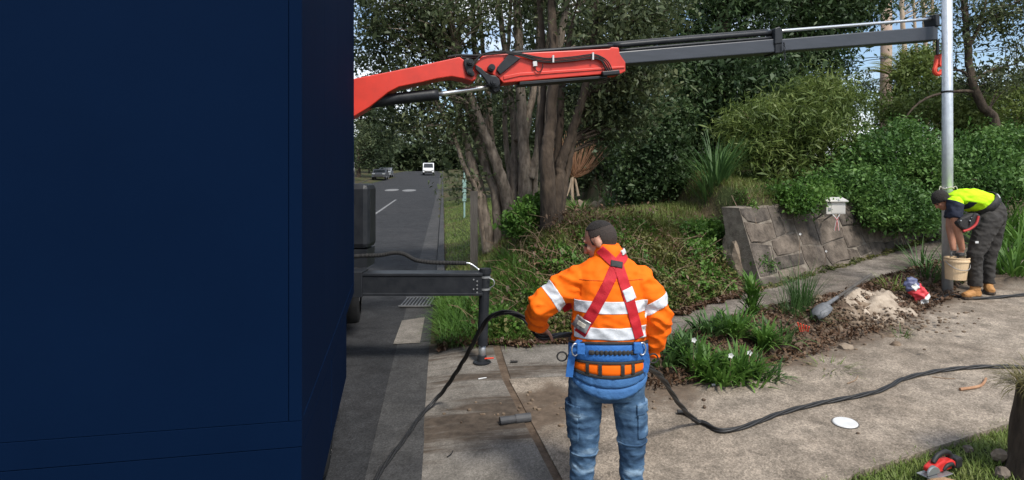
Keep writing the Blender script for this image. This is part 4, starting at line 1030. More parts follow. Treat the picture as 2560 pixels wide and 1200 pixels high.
# work belt: ring round the waist, tilted with the hips
mb = MB(); a0, a1 = K(2480, 486), K(2434, 534); cc = (a0 + a1) / 2; ax = (a1 - a0) / 2 * 1.02; nrm_ = Vector((ax.z, 0, -ax.x)).normalized()
if nrm_.x > 0: nrm_ = -nrm_
vs = []; fs = []
for i in range(40):
    q = 2 * pi * i / 40
    for o, e_ in ((-.045, 1.0), (-.04, 1.06), (.04, 1.06), (.045, 1.0)): vs.append(cc + nrm_ * o + (ax * cos(q) + Vector((0, .19, 0)) * sin(q)) * e_)
for i in range(40):
    for k in range(3): fs.append((i * 4 + k, ((i + 1) % 40) * 4 + k, ((i + 1) % 40) * 4 + k + 1, i * 4 + k + 1))
mb.add(vs, fs); wbelt = mb.build('work_belt', M['pouch'], wk, smooth=True)
for k in range(9):            # small pale print on the belt
    q = .70 * pi + k * .045; q = 2 * pi - q; q = pi + .42 + k * .05
    p = cc + (ax * cos(q) + Vector((0, .19, 0)) * sin(q)) * 1.07
    MB().box(p, (.010, .012, .022), Matrix.Rotation(radians(-35), 3, 'Y')).build('print_stroke', M['white'], wbelt)
mb = MB(); mb.prism([K(u, v, -.24) for u, v in [(2386, 556), (2396, 544), (2420, 534), (2438, 532), (2446, 540), (2442, 560), (2428, 572), (2408, 578), (2392, 566)]], (0, .055, 0)); pch = mb.build('tool_pouch', M['pouch'], wk, bevel=.02)
MB().tube(smooth_pts([K(2446, 540, -.30), K(2440, 560, -.305), K(2424, 573, -.305), K(2408, 578, -.30)], 5), .014, 8).build('red_trim', M['redtrim'], pch)
MB().tube(smooth_pts([K(2438, 533, -.30), K(2432, 545, -.31), K(2426, 560, -.31)], 4), .012, 8).build('pouch_strap', M['pouch'], pch)
for u, v in ((2430, 545), (2425, 552), (2402, 552)): MB().ball(K(u, v, -.305), .011, 8).build('tool_end', M['alu'], pch)
MB().prism([K(u, v, -.235) for u, v in [(2438, 603), (2446, 603), (2446, 608), (2438, 608)]], (0, .004, 0)).build('trouser_label', M['white'], trs)
gz = lambda p: g(p.x, p.y) + .012
for A_, du in ((NL[-1], -34), (FL[-1], -18)):
    tp_ = Vector((A_.x + du / F * WD, A_.y - (.03 if du < -20 else .16), 0)); tp_.z = gz(A_); boot('boot', A_, tp_, .062, wk, .22)
# bucket
M['bucketm'] = mat('cream_plastic', (.60, .44, .27), .6, (.45, .31, .18), 7, bump=.15, lo=.45, hi=.75)
bc0 = K(2389, 698, -.08); bk_ = empty('bucket', tuple(bc0), 'dirty cream plastic bucket held by the bending worker', 'bucket')
axb = Vector((.06, 0, 1)).normalized()
prof = [(0, .0), (0, .128), (.12, .140), (.215, .150), (.217, .160), (.235, .161), (.25, .153), (.262, .162), (.272, .158), (.272, .146), (.02, .125), (.02, 0)]
mb = MB(); mb.tube([bc0 + axb * max(h, .0001 * i) for i, (h, r) in enumerate(prof)], [max(r, .001) for h, r in prof], 28, cap=False)
vs = []; fs = []; mb = MB(); n_ = 28
for h, r in prof:
    for k in range(n_): vs.append(bc0 + axb * h + Vector((cos(2 * pi * k / n_), sin(2 * pi * k / n_), 0)) * max(r * .84, .001))
for i in range(len(prof) - 1):
    for k in range(n_): fs.append((i * n_ + k, i * n_ + (k + 1) % n_, (i + 1) * n_ + (k + 1) % n_, (i + 1) * n_ + k))
mb.add(vs, fs); mb.build('pail', M['bucketm'], bk_, smooth=False)
mb = MB(); mb.tube([bc0 + axb * (.225 - .10 * sin(a)) + Vector((.138 * cos(a), -.138 * abs(sin(a)) * .98, 0)) for a in np.linspace(0, pi, 20)], .004, 6); mb.build('handle', M['alu'], bk_)
MB().disc(bc0 + axb * .2, .115, .02, 24).build('concrete_mix', M['sand'], bk_)

# ================================================================== vegetation
V = {}
V['dark'] = leafmat('leaf_dark', [(0.02, 0.04, 0.0175), (0.0425, 0.0775, 0.0275), (0.0825, 0.125, 0.0425)], .25)
V['gum'] = leafmat('leaf_olive', [(0.0312, 0.048, 0.0216), (0.072, 0.096, 0.0408), (0.144, 0.162, 0.0744)], .3)
V['hedge'] = leafmat('leaf_hedge', [(0.0364, 0.0858, 0.0234), (0.0806, 0.169, 0.0364), (0.1495, 0.2535, 0.0624)], .3)
V['bamboo'] = leafmat('leaf_yellowgreen', [(0.0525, 0.085, 0.0225), (0.1187, 0.1688, 0.04), (0.2063, 0.25, 0.0725)], .35)
V['fresh'] = leafmat('leaf_fresh', [(.038, .098, .018), (.085, .180, .028), (.150, .260, .055)], .35)
V['grass'] = leafmat('grass_blade', [(.075, .125, .022), (.135, .200, .036), (.210, .240, .075)], .3)
V['drygrass'] = leafmat('dry_grass', [(.085, .090, .026), (.150, .130, .048), (.220, .185, .085)], .3)
V['strap'] = leafmat('strap_leaf', [(.030, .075, .022), (.065, .135, .036), (.115, .190, .060)], .3)
V['weeds'] = leafmat('weed_leaf', [(.040, .064, .014), (.090, .112, .028), (.160, .165, .050), (.170, .130, .062)], .3, nscale=2.5)
V['litter'] = leafmat('dead_leaf', [(.050, .028, .016), (.110, .062, .036), (.20, .125, .075)], .15)
V['lime'] = leafmat('palm_frond', [(.11, .14, .02), (.19, .21, .035), (.26, .27, .07)], .4)
V['far'] = leafmat('leaf_far', [(0.0299, 0.0483, 0.023), (0.0575, 0.0828, 0.0368), (0.1035, 0.1288, 0.0598)], .3)
V['flower'] = leafmat('white_petal', [(.72, .72, .72), (.8, .8, .78)], .3)
V['rustytwig'] = mat('rusty_twig', (.26, .13, .07), .9, (.38, .22, .13), 10)

def crown_pts(blobs, nclump, cr, per, shell=.5):
    """clumped points through a union of ellipsoids (centre, radii, weight)"""
    wts = np.array([b_[2] if len(b_) > 2 else b_[1][0] * b_[1][1] * b_[1][2] for b_ in blobs], float); wts /= wts.sum()
    ch = rng.choice(len(blobs), nclump, p=wts)
    C0 = np.array([tuple(b_[0]) for b_ in blobs])[ch]; R0 = np.array([tuple(b_[1]) for b_ in blobs])[ch]
    dv = unit(rng.normal(size=(nclump, 3))); rr = shell + (1 - shell) * rng.uniform(0, 1, (nclump, 1)) ** .6
    cc_ = C0 + dv * R0 * rr
    sz = cr * rng.uniform(.5, 1.4, nclump)
    k = np.repeat(np.arange(nclump), per)
    pts = cc_[k] + rng.normal(size=(nclump * per, 3)) * sz[k][:, None] * np.array([1, 1, .75])
    return cc_, pts
def foliage(name, parent, m, pts, Lg, W, droop=0, upbias=.5):
    me = npmesh(name, leaf_polys(pts, Lg, W, droop, upbias), 4)
    return mkobj(name, sub_origin(me, ORIG[parent.name]), m, parent, ORIG[parent.name])
def stems(parent, lst, m, cc=None, nbr=0, br=.014, name='trunk', seed=1, wob=.012):
    """lst: list of (points, radii); thin branches run from the stems out to clump centres"""
    rr = random.Random(seed); mb = MB(); allp = []
    for pts, rad in lst:
        pp = smooth_pts(pts, 7); q = [rad[0] + (rad[-1] - rad[0]) * i / (len(pp) - 1) for i in range(len(pp))]
        pp = [p + Vector((rr.uniform(-1, 1), rr.uniform(-1, 1), 0)) * wob * min(1, i / 3) * min(1, q[i] / .06) for i, p in enumerate(pp)]
        q = [r * rr.uniform(.93, 1.0) for r in q]; q[0] *= 1.35
        if len(q) > 1: q[1] *= 1.15
        mb.tube(pp, q, 12); allp += [(p, r) for p, r in zip(pp[len(pp) // 4:], q[len(pp) // 4:])]
    o = mb.build(name, m, parent, smooth=True)
    if cc is not None and nbr:
        bmesh_ = MB()
        for i in rr.sample(range(len(cc)), min(nbr, len(cc))):
            t_ = Vector(cc[i]); s_, r_ = min(allp, key=lambda a: (a[0] - t_).length + .5 * abs(a[0].z - t_.z + .5))
            mid = s_.lerp(t_, .5) + Vector((rr.uniform(-.15, .15), rr.uniform(-.15, .15), rr.uniform(-.05, .22))) * (t_ - s_).length * .5
            pp = smooth_pts([s_, mid, t_], 5); r0 = min(r_ * .6, br * (1 + (t_ - s_).length * .4))
            bmesh_.tube(pp, [r0 * (1 - .8 * k / (len(pp) - 1)) for k in range(len(pp))], 5, cap=False)
        tag(bmesh_.build('branches', m, o), kind='stuff')
    return o
def px2(u, v, d): return P(u, v, d)
def pr(d, rpx): return rpx / F * d

# ---- the multi-stemmed trees on the bank
def bank_tree(label, base, lst, blobs, nclump, per, leafm, barkm, Lg=.085, W=.034, nbr=60, seed=1, cr=.20):
    t_ = empty('tree', tuple(base), label, 'tree', 'multi-stemmed trees on the bank')
    cc_, pts = crown_pts(blobs, nclump, cr, per, .25)
    stems(t_, lst, barkm, cc_, nbr, .016, seed=seed); foliage('crown', t_, leafm, pts, Lg, W, .35)
    return t_
def on_g(u, v, dmax=10.6):
    p = GP(u, v); d = min(p.y, dmax); x = (u - UC) / F * d; return Vector((x, d, g(x, d) - .05)), d
B1, d1 = on_g(1312, 556); B2, d2 = on_g(1232, 612); B3, d3 = on_g(1378, 566)
print('tree depths', d1, d2, d3)
S = lambda d, seq: [P(u, v, d + o) for u, v, o in seq]
def st(base, d, seq, r0, r1, dx=0): return ([base + Vector((dx, 0, 0))] + S(d, seq), [r0, r1])
def bl(d, *l): return [(P(u, v, d + o), (pr(d, a), pr(d, a) * .9, pr(d, b_)), w_) for u, v, o, a, b_, w_ in l]
bank_tree('big grey trunked tree forking upward, middle of the bank group', B1, [
    st(B1, d1, [(1312, 470, 0), (1311, 400, 0), (1302, 250, .1), (1296, 100, .2), (1285, -80, .3)], .14, .065),
    st(B1 + Vector((.08, 0, .85)), d1, [(1345, 380, 0), (1366, 270, -.1), (1392, 150, -.1), (1418, 0, -.2), (1440, -120, -.2)], .085, .05),
    st(B1, d1, [(1284, 470, .2), (1286, 330, .35), (1270, 180, .4), (1245, 0, .5), (1230, -100, .6)], .085, .04, -.16),
    st(B1, d1, [(1300, 430, .3), (1322, 300, .5), (1340, 150, .6), (1362, -40, .7)], .07, .04, .05),
    st(B1, d1, [(1250, 480, .3), (1232, 380, .4), (1222, 250, .5), (1205, 100, .6), (1190, -60, .6)], .065, .035, -.22),
    st(B1, d1, [(1272, 420, .5), (1262, 300, .6), (1268, 160, .7), (1280, -40, .8)], .06, .035, -.1),
    st(B1, d1, [(1345, 330, .2), (1352, 220, .2), (1372, 90, .3), (1400, -80, .4)], .06, .035, .14),
    st(B1, d1, [(1262, 470, -.1), (1222, 360, -.2), (1190, 280, -.3), (1150, 150, -.3), (1115, 0, -.4)], .115, .05, -.26),
    st(B1 + Vector((-.1, .2, 1.5)), d1, [(1330, 250, .3), (1350, 120, .4), (1340, 0, .4), (1345, -90, .5)], .075, .045),
], bl(d1, (1130, 30, -.3, 130, 90, 3), (1260, -60, .3, 170, 60, 3), (1430, -40, 0, 150, 60, 2.5), (1350, 60, .5, 150, 80, 1.2), (1180, 230, -.2, 90, 60, 1.0), (1500, 90, .2, 90, 90, 1)), 400, 34, V['gum'], M['bark'], seed=3, nbr=150)
bank_tree('leaning thin trunked tree at the left of the bank group', B2, [
    st(B2, d2, [(1212, 540, 0), (1188, 450, 0), (1160, 330, 0), (1112, 150, -.1), (1065, 0, -.2)], .10, .045, -.05),
    st(B2, d2, [(1240, 500, 0), (1214, 420, .1), (1182, 320, .2), (1140, 180, .3), (1100, 40, .3)], .085, .04, .08),
    st(B2, d2, [(1258, 520, .2), (1240, 420, .3), (1208, 290, .3), (1190, 160, .4), (1180, 0, .5)], .10, .045, .2),
    st(B2, d2, [(1205, 470, .2), (1172, 370, .3), (1150, 260, .4), (1150, 120, .5), (1140, -40, .5)], .055, .03, .0),
    st(B2, d2, [(1232, 480, .3), (1204, 360, .4), (1168, 240, .5), (1120, 90, .6)], .06, .03, .12),
    st(B2, d2, [(1190, 480, -.1), (1166, 430, -.2), (1130, 330, -.2), (1070, 220, -.3)], .055, .03, -.12),
], bl(d2, (1020, 40, -.2, 120, 110, 3), (960, 120, .4, 90, 110, 2.4), (1070, 190, -.1, 100, 90, 2), (1130, 320, -.3, 70, 60, .9), (1020, 280, .3, 90, 70, 1.4), (1145, 455, -.2, 38, 30, .25), (980, -60, 0, 150, 80, 2)), 460, 34, V['gum'], M['bark'], seed=5, nbr=120)
bank_tree('dark trunked tree at the right of the bank group', B3, [
    st(B3, d3, [(1372, 470, 0), (1368, 380, 0), (1377, 300, .1), (1386, 150, .1), (1378, 0, .2), (1370, -80, .2)], .125, .05, -.03),
    st(B3, d3, [(1398, 450, .1), (1404, 400, .1), (1430, 330, .1), (1462, 220, 0), (1484, 100, -.1), (1492, -60, -.2)], .095, .04, .07),
    st(B3, d3, [(1358, 450, .2), (1352, 330, .3), (1360, 180, .4), (1350, 20, .5), (1340, -80, .5)], .06, .035, -.1),
    st(B3, d3, [(1412, 470, .15), (1428, 380, .2), (1452, 280, .2), (1510, 160, .2), (1560, 60, .2)], .06, .025, .1),
    st(B3, d3, [(1390, 450, .25), (1398, 320, .3), (1408, 200, .4), (1430, 60, .5)], .085, .04, .03),
], bl(d3, (1540, 60, -.2, 110, 90, 1.6), (1610, 20, .5, 110, 80, 1.6), (1470, 260, .5, 80, 60, .6), (1580, 190, .4, 110, 80, 1.5), (1530, 300, .6, 100, 70, 1.2), (1400, -60, .3, 120, 60, 1.2)), 380, 36, V['gum'], M['barkdark'], seed=8, nbr=130)

# ---- hedge-side shrubs and big evergreens
def shrub(name, label, cat, blobs, nclump, per, cr, leafm, Lg, W, nstem=8, barkm='twig', group=None, shell=.45, droop=0., stem_r=.02, base=None, nbr=0):
    bz0 = blobs[0][0]; bx0 = float(np.mean([b_[0][0] for b_ in blobs])); by0 = float(np.mean([b_[0][1] for b_ in blobs]))
    if bx0 > 3.2 and by0 > wall_y(bx0) - 1.5: by0 = max(by0, wall_y(bx0) + .6)
    if base is None: base = (bx0, by0, g(bx0, by0) - .03)
    t_ = empty(name, base, label, cat, group); cc_, pts = crown_pts(blobs, nclump, cr, per, shell)
    pts[:, 2] = np.maximum(pts[:, 2], G(pts[:, 0], pts[:, 1]) + .01)
    lst = []; rr = random.Random(int(bx0 * 100))
    for k in range(nstem):
        q = Vector(cc_[rr.randrange(len(cc_))]); b0 = Vector(base) + Vector((rr.uniform(-.25, .25), rr.uniform(-.15, .15), 0))
        lst.append(([b0, b0.lerp(q, .5) + Vector((rr.uniform(-.1, .1), 0, .15)), q], [stem_r, stem_r * .3]))
    if lst: stems(t_, lst, M[barkm], cc_, nbr, .01, name='stems', seed=int(bx0 * 10))
    foliage('foliage', t_, leafm, pts, Lg, W, droop); return t_
def B(d, *l): return [(P(u, v, d + o), (pr(d, a), pr(d, a) * .8, pr(d, b_)), w_) for u, v, o, a, b_, w_ in l]
def big_tree(label, d, base_u, trunk, blobs, nclump, per, cr, leafm, Lg, W, barkm='barkdark', nbr=60, droop=.2, name='tree', group=None, r=(.22, .08)):
    x = (base_u - UC) / F * d; base = Vector((x, d, g(x, d) - .1)); t_ = empty(name, tuple(base), label, 'tree', group)
    cc_, pts = crown_pts(blobs, nclump, cr, per, .35); stems(t_, [([base] + S(d, trunk), list(r))], M[barkm], cc_, nbr, .03, seed=base_u)
    foliage('crown', t_, leafm, pts, Lg, W, droop); return t_
big_tree('huge dark evergreen tree towering behind the hedge, centre', 14.5, 1780, [(1790, 350, 0), (1800, 150, 0), (1815, 0, 0), (1815, -200, 0)],
         B(14.5, (1760, 60, 0, 170, 170, 4), (1850, -60, .3, 170, 110, 3), (1700, 250, -.3, 150, 120, 3), (1830, 220, -.4, 150, 130, 3), (1640, 380, -.5, 90, 110, 1.6), (1760, 400, -.2, 110, 100, 1.8)), 1050, 42, .26, V['dark'], .13, .05, r=(.3, .14))
big_tree('dark evergreen tree behind the yellow-green shrub, right of the huge one', 16.5, 1990, [(1995, 300, 0), (1990, 100, 0), (1985, -150, 0)],
         B(16.5, (2000, 20, 0, 130, 110, 3), (2080, -10, .2, 110, 80, 2), (1960, 170, -.3, 120, 100, 2.4), (2060, 130, .2, 70, 50, .9), (2150, 10, .4, 70, 60, .9), (1950, -100, 0, 150, 90, 2), (2110, 60, .2, 60, 40, .5)), 640, 42, .27, V['dark'], .14, .05, r=(.25, .12))
shrub('shrub', 'large yellow-green feathery shrub above the retaining wall', 'shrub', B(11.6, (1960, 330, 0, 130, 90, 3), (2040, 260, .2, 90, 70, 1.6), (1880, 330, -.3, 80, 70, 1.2), (2060, 360, -.2, 100, 90, 1.8), (1920, 410, -.4, 90, 60, 1.0), (2110, 260, .4, 60, 50, .8)), 620, 46, .15, V['bamboo'], .13, .022, 26, droop=.0, stem_r=.016)
shrub('shrub', 'dense dark green hedge shrub above the letterbox', 'shrub', B(10.9, (2170, 420, 0, 90, 90, 2.4), (2250, 380, .3, 90, 80, 2.2), (2300, 440, -.1, 80, 90, 2), (2120, 470, -.5, 80, 50, 1.3), (2210, 500, -.7, 90, 42, 1.5), (2320, 515, -.1, 70, 42, 1.1), (2200, 535, -.95, 55, 26, .8), (2270, 545, -.75, 60, 24, .8), (2330, 550, -.35, 50, 24, .6)), 900, 46, .13, V['hedge'], .065, .032, 10)
shrub('shrub', 'ivy-like shrub spilling over the wall left of the letterbox', 'shrub', B(9.5, (2000, 492, -.35, 60, 26, 1.2), (1960, 488, -.2, 50, 22, .8), (2035, 475, .3, 45, 30, 1), (2000, 512, -.62, 26, 22, .35)), 170, 44, .09, V['fresh'], .052, .03, 4)
shrub('shrub', 'green shrub behind the yellow worker, right of the pole', 'shrub', B(11.2, (2440, 400, 0, 90, 70, 2), (2520, 380, .2, 90, 70, 2), (2440, 460, -.6, 80, 40, 1.2), (2540, 450, -.4, 70, 50, 1)), 420, 46, .14, V['hedge'], .07, .034, 8)
shrub('shrub', 'bushy olive shrub under the small curved tree', 'shrub', B(13.2, (2420, 300, 0, 70, 60, 1.5), (2530, 280, .2, 80, 70, 1.6), (2290, 290, .5, 90, 60, 1.5)), 330, 42, .17, V['bamboo'], .085, .035, 8)
shrub('shrub', 'dark glossy bush between the tree trunks and the strap-leaf clump', 'shrub', B(12.2, (1620, 400, 0, 80, 90, 2), (1660, 320, .3, 80, 80, 1.5), (1590, 470, -.2, 50, 40, .8), (1700, 460, .1, 60, 50, .8)), 430, 44, .15, V['dark'], .085, .045, 8)
shrub('shrub', 'light green bush behind the bare rusty shrub', 'shrub', B(17, (1500, 380, 0, 80, 70, 1.6), (1560, 420, .5, 60, 60, 1), (1470, 300, .5, 80, 60, 1)), 260, 40, .22, V['gum'], .11, .045, 6)
# small tree with curved dark trunk, right
d = 12.2; x = (2512 - UC) / F * d; base = Vector((x, d, g(x, d) - .1)); t_ = empty('tree', tuple(base), 'small tree with curved dark trunk right of the pole', 'tree')
cc_, pts = crown_pts(B(d, (2430, 40, 0, 70, 60, 1), (2520, 60, .2, 80, 70, 1.2), (2450, 200, .2, 80, 45, .7), (2540, 170, 0, 70, 60, .8), (2400, 110, .1, 50, 40, .35), (2590, -20, 0, 90, 80, 1)), 230, .16, 24, .2)
stems(t_, [([base] + S(d, [(2490, 320, 0), (2455, 265, 0), (2430, 200, 0), (2418, 110, .1), (2412, 20, .1), (2400, -80, .2)]), [.105, .05]),
           (S(d, [(2440, 230, 0), (2400, 228, 0), (2330, 240, .1), (2285, 268, .1), (2262, 300, .1)]), [.04, .012]),
           (S(d, [(2425, 195, 0), (2395, 175, .1), (2330, 185, .2)]), [.035, .012]),
           (S(d, [(2432, 205, 0), (2480, 175, 0), (2540, 160, .1)]), [.04, .015]),
           (S(d, [(2420, 120, .1), (2450, 60, .1), (2470, -20, .2)]), [.045, .02])], M['barkdark'], cc_, 110, .012, seed=4)
foliage('crown', t_, V['gum'], pts, .085, .036, .3)
# pale gum trunks far behind
for i, (u, w0, lb_) in enumerate(((2262, 7.5, 'leftmost'), (2292, 4.5, 'second'), (2316, 6, 'third'), (2338, 5.5, 'rightmost'))):
    d = 26 + i * .8; x = (u - UC) / F * d; base = Vector((x, d, g(x, d) - .1)); t_ = empty('gum_tree', tuple(base), lb_ + ' of the pale bare gum trunks beside the utility pole', 'tree', 'pale gum trees behind the utility pole')
    cc_, pts = crown_pts(B(d, (u - 5, -60, 0, 40, 50, 1), (u + 15, 20, .3, 28, 30, .25)), 40, .25, 26, .2)
    stems(t_, [([base] + S(d, [(u + 2, 200, 0), (u - 3, 90, 0), (u - 8, 0, 0), (u - 3, -110, 0)]), [pr(d, w0), pr(d, w0 * .6)])], M['barkpale'], cc_, 12, .03, seed=i)
    foliage('crown', t_, V['gum'], pts, .14, .05, .4)
# bright palm-like plant behind pole
def fronds(name, label, cat, base, n, Lg, W, m, lean=(.2, 1.1), curve=(.6, 1.4), segs=5, spread=.05, group=None, z=None, stuff=False):
    base = Vector(base); t_ = empty(name, tuple(base), label, cat, group)
    az = rng.uniform(0, 2 * pi, n); ln = rng.uniform(*lean, n); rr = spread * np.sqrt(rng.uniform(0, 1, n))
    Bp = np.stack([base.x + rr * np.cos(az), base.y + rr * np.sin(az), np.full(n, base.z)], 1)
    Bp[:, 2] = G(Bp[:, 0], Bp[:, 1]) - .01 if z is None else z
    me = blade_mesh('leaves', Bp, az + rng.normal(0, .3, n), ln, Lg * rng.uniform(.55, 1.1, n), W * rng.uniform(.7, 1.2, n), segs, rng.uniform(*curve, n))
    mkobj('leaves', sub_origin(me, base), m, t_, base); return t_
c = P(2262, 215, 16.0); x = c.x
t_ = empty('palm', (x, 16, g(x, 16)), 'bright lime palm beside the utility pole', 'palm')
mb = MB(); mb.tube([(x, 16, g(x, 16) - .1), (x, 16, c.z)], .09, 10); mb.build('trunk', M['bark'], t_)
n = 46; az = rng.uniform(0, 2 * pi, n); me = blade_mesh('fronds', np.tile(np.array([[x, 16, c.z]]), (n, 1)), az, rng.uniform(.1, 1.2, n), rng.uniform(.7, 1.25, n), .06, 6, rng.uniform(.7, 1.5, n))
# each frond carries leaflets
fl = []
for i in range(n):
    h = np.array([cos(az[i]), sin(az[i]), 0]); pp = np.array([x, 16, c.z]); th0 = rng.uniform(.1, 1.2); cv = rng.uniform(.7, 1.5); Lf = rng.uniform(.8, 1.3)
    for k in range(22):
        f = k / 22; th = th0 + cv * f ** 1.4; dv_ = h * sin(th) + np.array([0, 0, 1]) * cos(th); pp = pp + dv_ * Lf / 22
        for s in (-1, 1): fl.append((pp.copy(), (dv_ * .7 + s * np.array([-h[1], h[0], 0]) * .8)))
C_ = np.array([f[0] + f[1] * .12 for f in fl]); a_ = unit(np.array([f[1] for f in fl])); b_2 = unit(np.cross(a_, [0, 0, 1.])) * .014
me2 = npmesh('fronds', np.stack([C_ - a_ * .14, C_ + b_2, C_ + a_ * .16, C_ - b_2], 1), 4)
mkobj('fronds', sub_origin(me2, (x, 16, g(x, 16))), V['lime'], t_, (x, 16, g(x, 16)))
# bare coppiced shrub with rusty twigs
d = 15.2; x = (1437 - UC) / F * d; base = Vector((x, d, g(x, d))); t_ = empty('bare_shrub', tuple(base), 'bare shrub with a fan of rusty twigs in the sun behind the trunks', 'shrub')
lst = [(S(d, [(1434, 490, 0), (1430, 470, 0), (1432, 440, 0)]), [.045, .04]), (S(d, [(1446, 490, 0), (1442, 470, 0), (1436, 440, 0)]), [.035, .03]), (S(d, [(1416, 490, 0), (1424, 470, 0), (1430, 440, 0)]), [.03, .026])]
lst[0][0][0].z = base.z - .05
rr = random.Random(4); tw = MB()
for k in range(150):
    a = rr.uniform(-1.1, 1.1); l = rr.uniform(.5, 1.15); yy = rr.uniform(-.5, .5); p0 = P(1433 + rr.uniform(-6, 6), 445, d)
    dirn = Vector((sin(a), yy, cos(a))).normalized(); p1 = p0 + dirn * l * .5 + Vector((0, 0, -.05)); p2 = p0 + dirn * l + Vector((0, 0, .12))
    tw.tube(smooth_pts([p0, p1, p2], 3), [.012, .010, .009, .008, .007, .005, .004], 4, cap=False)
stems(t_, lst, M['barkpale'], name='trunk', wob=.0); tag(tw.build('twigs', V['rustytwig'], t_), kind='stuff')

# ---- background trees along the road and behind the garden (copies of three kinds)
protos = []
for kind in range(3):
    t_ = empty('background_tree', (0, 0, 0)); h = 9.0
    bl_ = [(Vector((rng.uniform(-1.6, 1.6), rng.uniform(-1.6, 1.6), h * f)), (1.9 - 1.2 * abs(f - .55) + rng.uniform(-.3, .3),) * 2 + (1.25,), 1) for f in (.22, .32, .42, .5, .58, .66, .74, .82, .92)]
    cc_, pts = crown_pts(bl_, 260, .38, 34, .3)
    stems(t_, [([Vector((0, 0, -.4)), Vector((.1, 0, 2.5)), Vector((-.2, .1, 5)), Vector((.2, 0, 8.3))], [.22, .05])], M['barkdark'], cc_, 45, .03, seed=kind)
    foliage('crown', t_, V['far'] if kind != 1 else V['gum'], pts, .24, .11, .25); protos.append(t_)
def copy_tree(o, parent=None):
    c = o.copy(); COL.objects.link(c); c.parent = parent; ORIG[c.name] = ORIG[o.name]
    for ch in o.children: copy_tree(ch, c)
    return c
spots = []
for y in (32, 40, 48, 58, 70, 84, 100, 118):                 # left side of the road
    spots.append((rx(-11.5 - (y % 7) * .3, y), y, .95 + (y % 5) * .12, 'tree along the left of the far road', 'trees along the left of the road'))
for y in (26, 36, 50, 66, 86, 108):                            # right side verge
    spots.append((rx(4.8 + (y % 5) * .4, y), y, .8 + (y % 3) * .12, 'tree along the right of the far road', 'trees along the right of the road'))
for x in (-30, -22, -15, -9, -3): spots.append((x - 4, 138 + abs(x) * .4, 1.5 + (x % 3) * .1, 'distant tree over the crest of the road', 'trees over the crest of the road'))
for i, (x, y, s) in enumerate(((2.2, 27, .62), (5.2, 30, .68), (8.8, 29, .72), (12, 31, .66), (15.5, 30, .52), (19, 31, .50), (22.5, 30, .5), (26, 31, .55), (30, 30, .6), (0, 36, .7), (34, 34, .6), (17, 38, .55))):
    spots.append((x, y, s, 'low tree in the thicket behind the hedge', 'trees behind the hedge'))
ORD = ['first', 'second', 'third', 'fourth', 'fifth', 'sixth', 'seventh', 'eighth', 'ninth', 'tenth', 'eleventh', 'twelfth']
cnt = {}
spots = [sp for sp in spots if 'thicket' not in sp[3]] + sorted([sp for sp in spots if 'thicket' in sp[3]], key=lambda q: q[0] / q[1])
for i, (x, y, s, lb_, gp) in enumerate(spots):
    k_ = cnt.get(gp, 0); cnt[gp] = k_ + 1
    lb_ = (ORD[k_] + (' from the left: ' if ('thicket' in lb_ or 'crest' in lb_) else ' from the near end: ') + lb_)
    o = protos[i] if i < 3 else copy_tree(protos[i % 3])
    o.location = (x, y, g(x, y) - .1); o.rotation_euler = (0, 0, i * 2.1); o.scale = (s * 1.15, s * 1.15, s); tag(o, lb_, 'tree', gp)
    o.name = 'background_tree' if i == 0 else o.name

# ================================================================== ground cover
def scatter(n, x0, x1, y0, y1, keep):
    out = np.zeros((0, 2))
    while len(out) < n:
        q = np.stack([rng.uniform(x0, x1, n), rng.uniform(y0, y1, n)], 1); out = np.concatenate([out, q[keep(q[:, 0], q[:, 1])]])
    return out[:n]
def patch(x, y, s=1.0, o=0.0):     # smooth blotchy field -1..1
    return np.sin(x * 2.1 * s + 1.3 + o) * np.cos(y * 1.7 * s - .6 + o) * .6 + np.sin(x * 4.7 * s + y * 3.9 * s + o) * .4
def yb_(x): return np.where(x < 3.15, np.interp(x, BX, BY), wall_y(x))
def on_bank(x, y): return (y > yb_(x) - .05) & (roadt(x, y) > .55) & ~((x > 3.0) & (y < wall_y(x) + .35))
def z3(q, lift=0.0): return np.stack([q[:, 0], q[:, 1], G(q[:, 0], q[:, 1]) - .03 + lift], 1)
def grass_obj(name, label, q, Lg, W, m, lean=(.1, .7), curve=(.3, 1.1), segs=3):
    n = len(q); me = blade_mesh(name, z3(q), rng.uniform(0, 2 * pi, n), rng.uniform(*lean, n), Lg * rng.uniform(.5, 1.25, n), W, segs, rng.uniform(*curve, n))
    return tag(mkobj(name, me, m), label, 'grass', kind='stuff')
def leaf_cover(name, label, q, hmax, Lg, W, m, cat='ground cover'):
    p = z3(q); hmax = hmax * (1 - .72 * sst(.7, 1.7, q[:, 1] - yb_(q[:, 0]))) if name == 'bank_weeds' else hmax; hh = (.25 + .75 * np.clip(.5 + .8 * patch(q[:, 0], q[:, 1], 2.2, 1), 0, 1)) * hmax; p[:, 2] += .03 + rng.uniform(0, 1, len(q)) ** 1.3 * hh
    me = npmesh(name, leaf_polys(p, Lg, W, 0, 1.2), 4); return tag(mkobj(name, me, m), label, cat, kind='stuff')
q = scatter(40000, -1.3, 4.2, 6.5, 11.5, lambda x, y: on_bank(x, y) & (patch(x, y) > -.35 + rng.normal(0, .3, len(x))))
grass_obj('bank_grass', 'olive and dry grass over the crest of the bank', q[: 21000], .15, .006, V['drygrass']); grass_obj('bank_grass', 'green grass growing over the bank', q[21000:], .16, .007, V['grass'])
q = scatter(46000, -1.0, 3.3, 6.6, 9.4, lambda x, y: on_bank(x, y) & (y < yb_(x) + 2.4) & (patch(x, y, 1.3, 2) > -.25 + rng.normal(0, .25, len(x))))
leaf_cover('bank_weeds', 'leafy weeds and creepers covering the face of the bank', q, .26, .050, .026, V['weeds'])
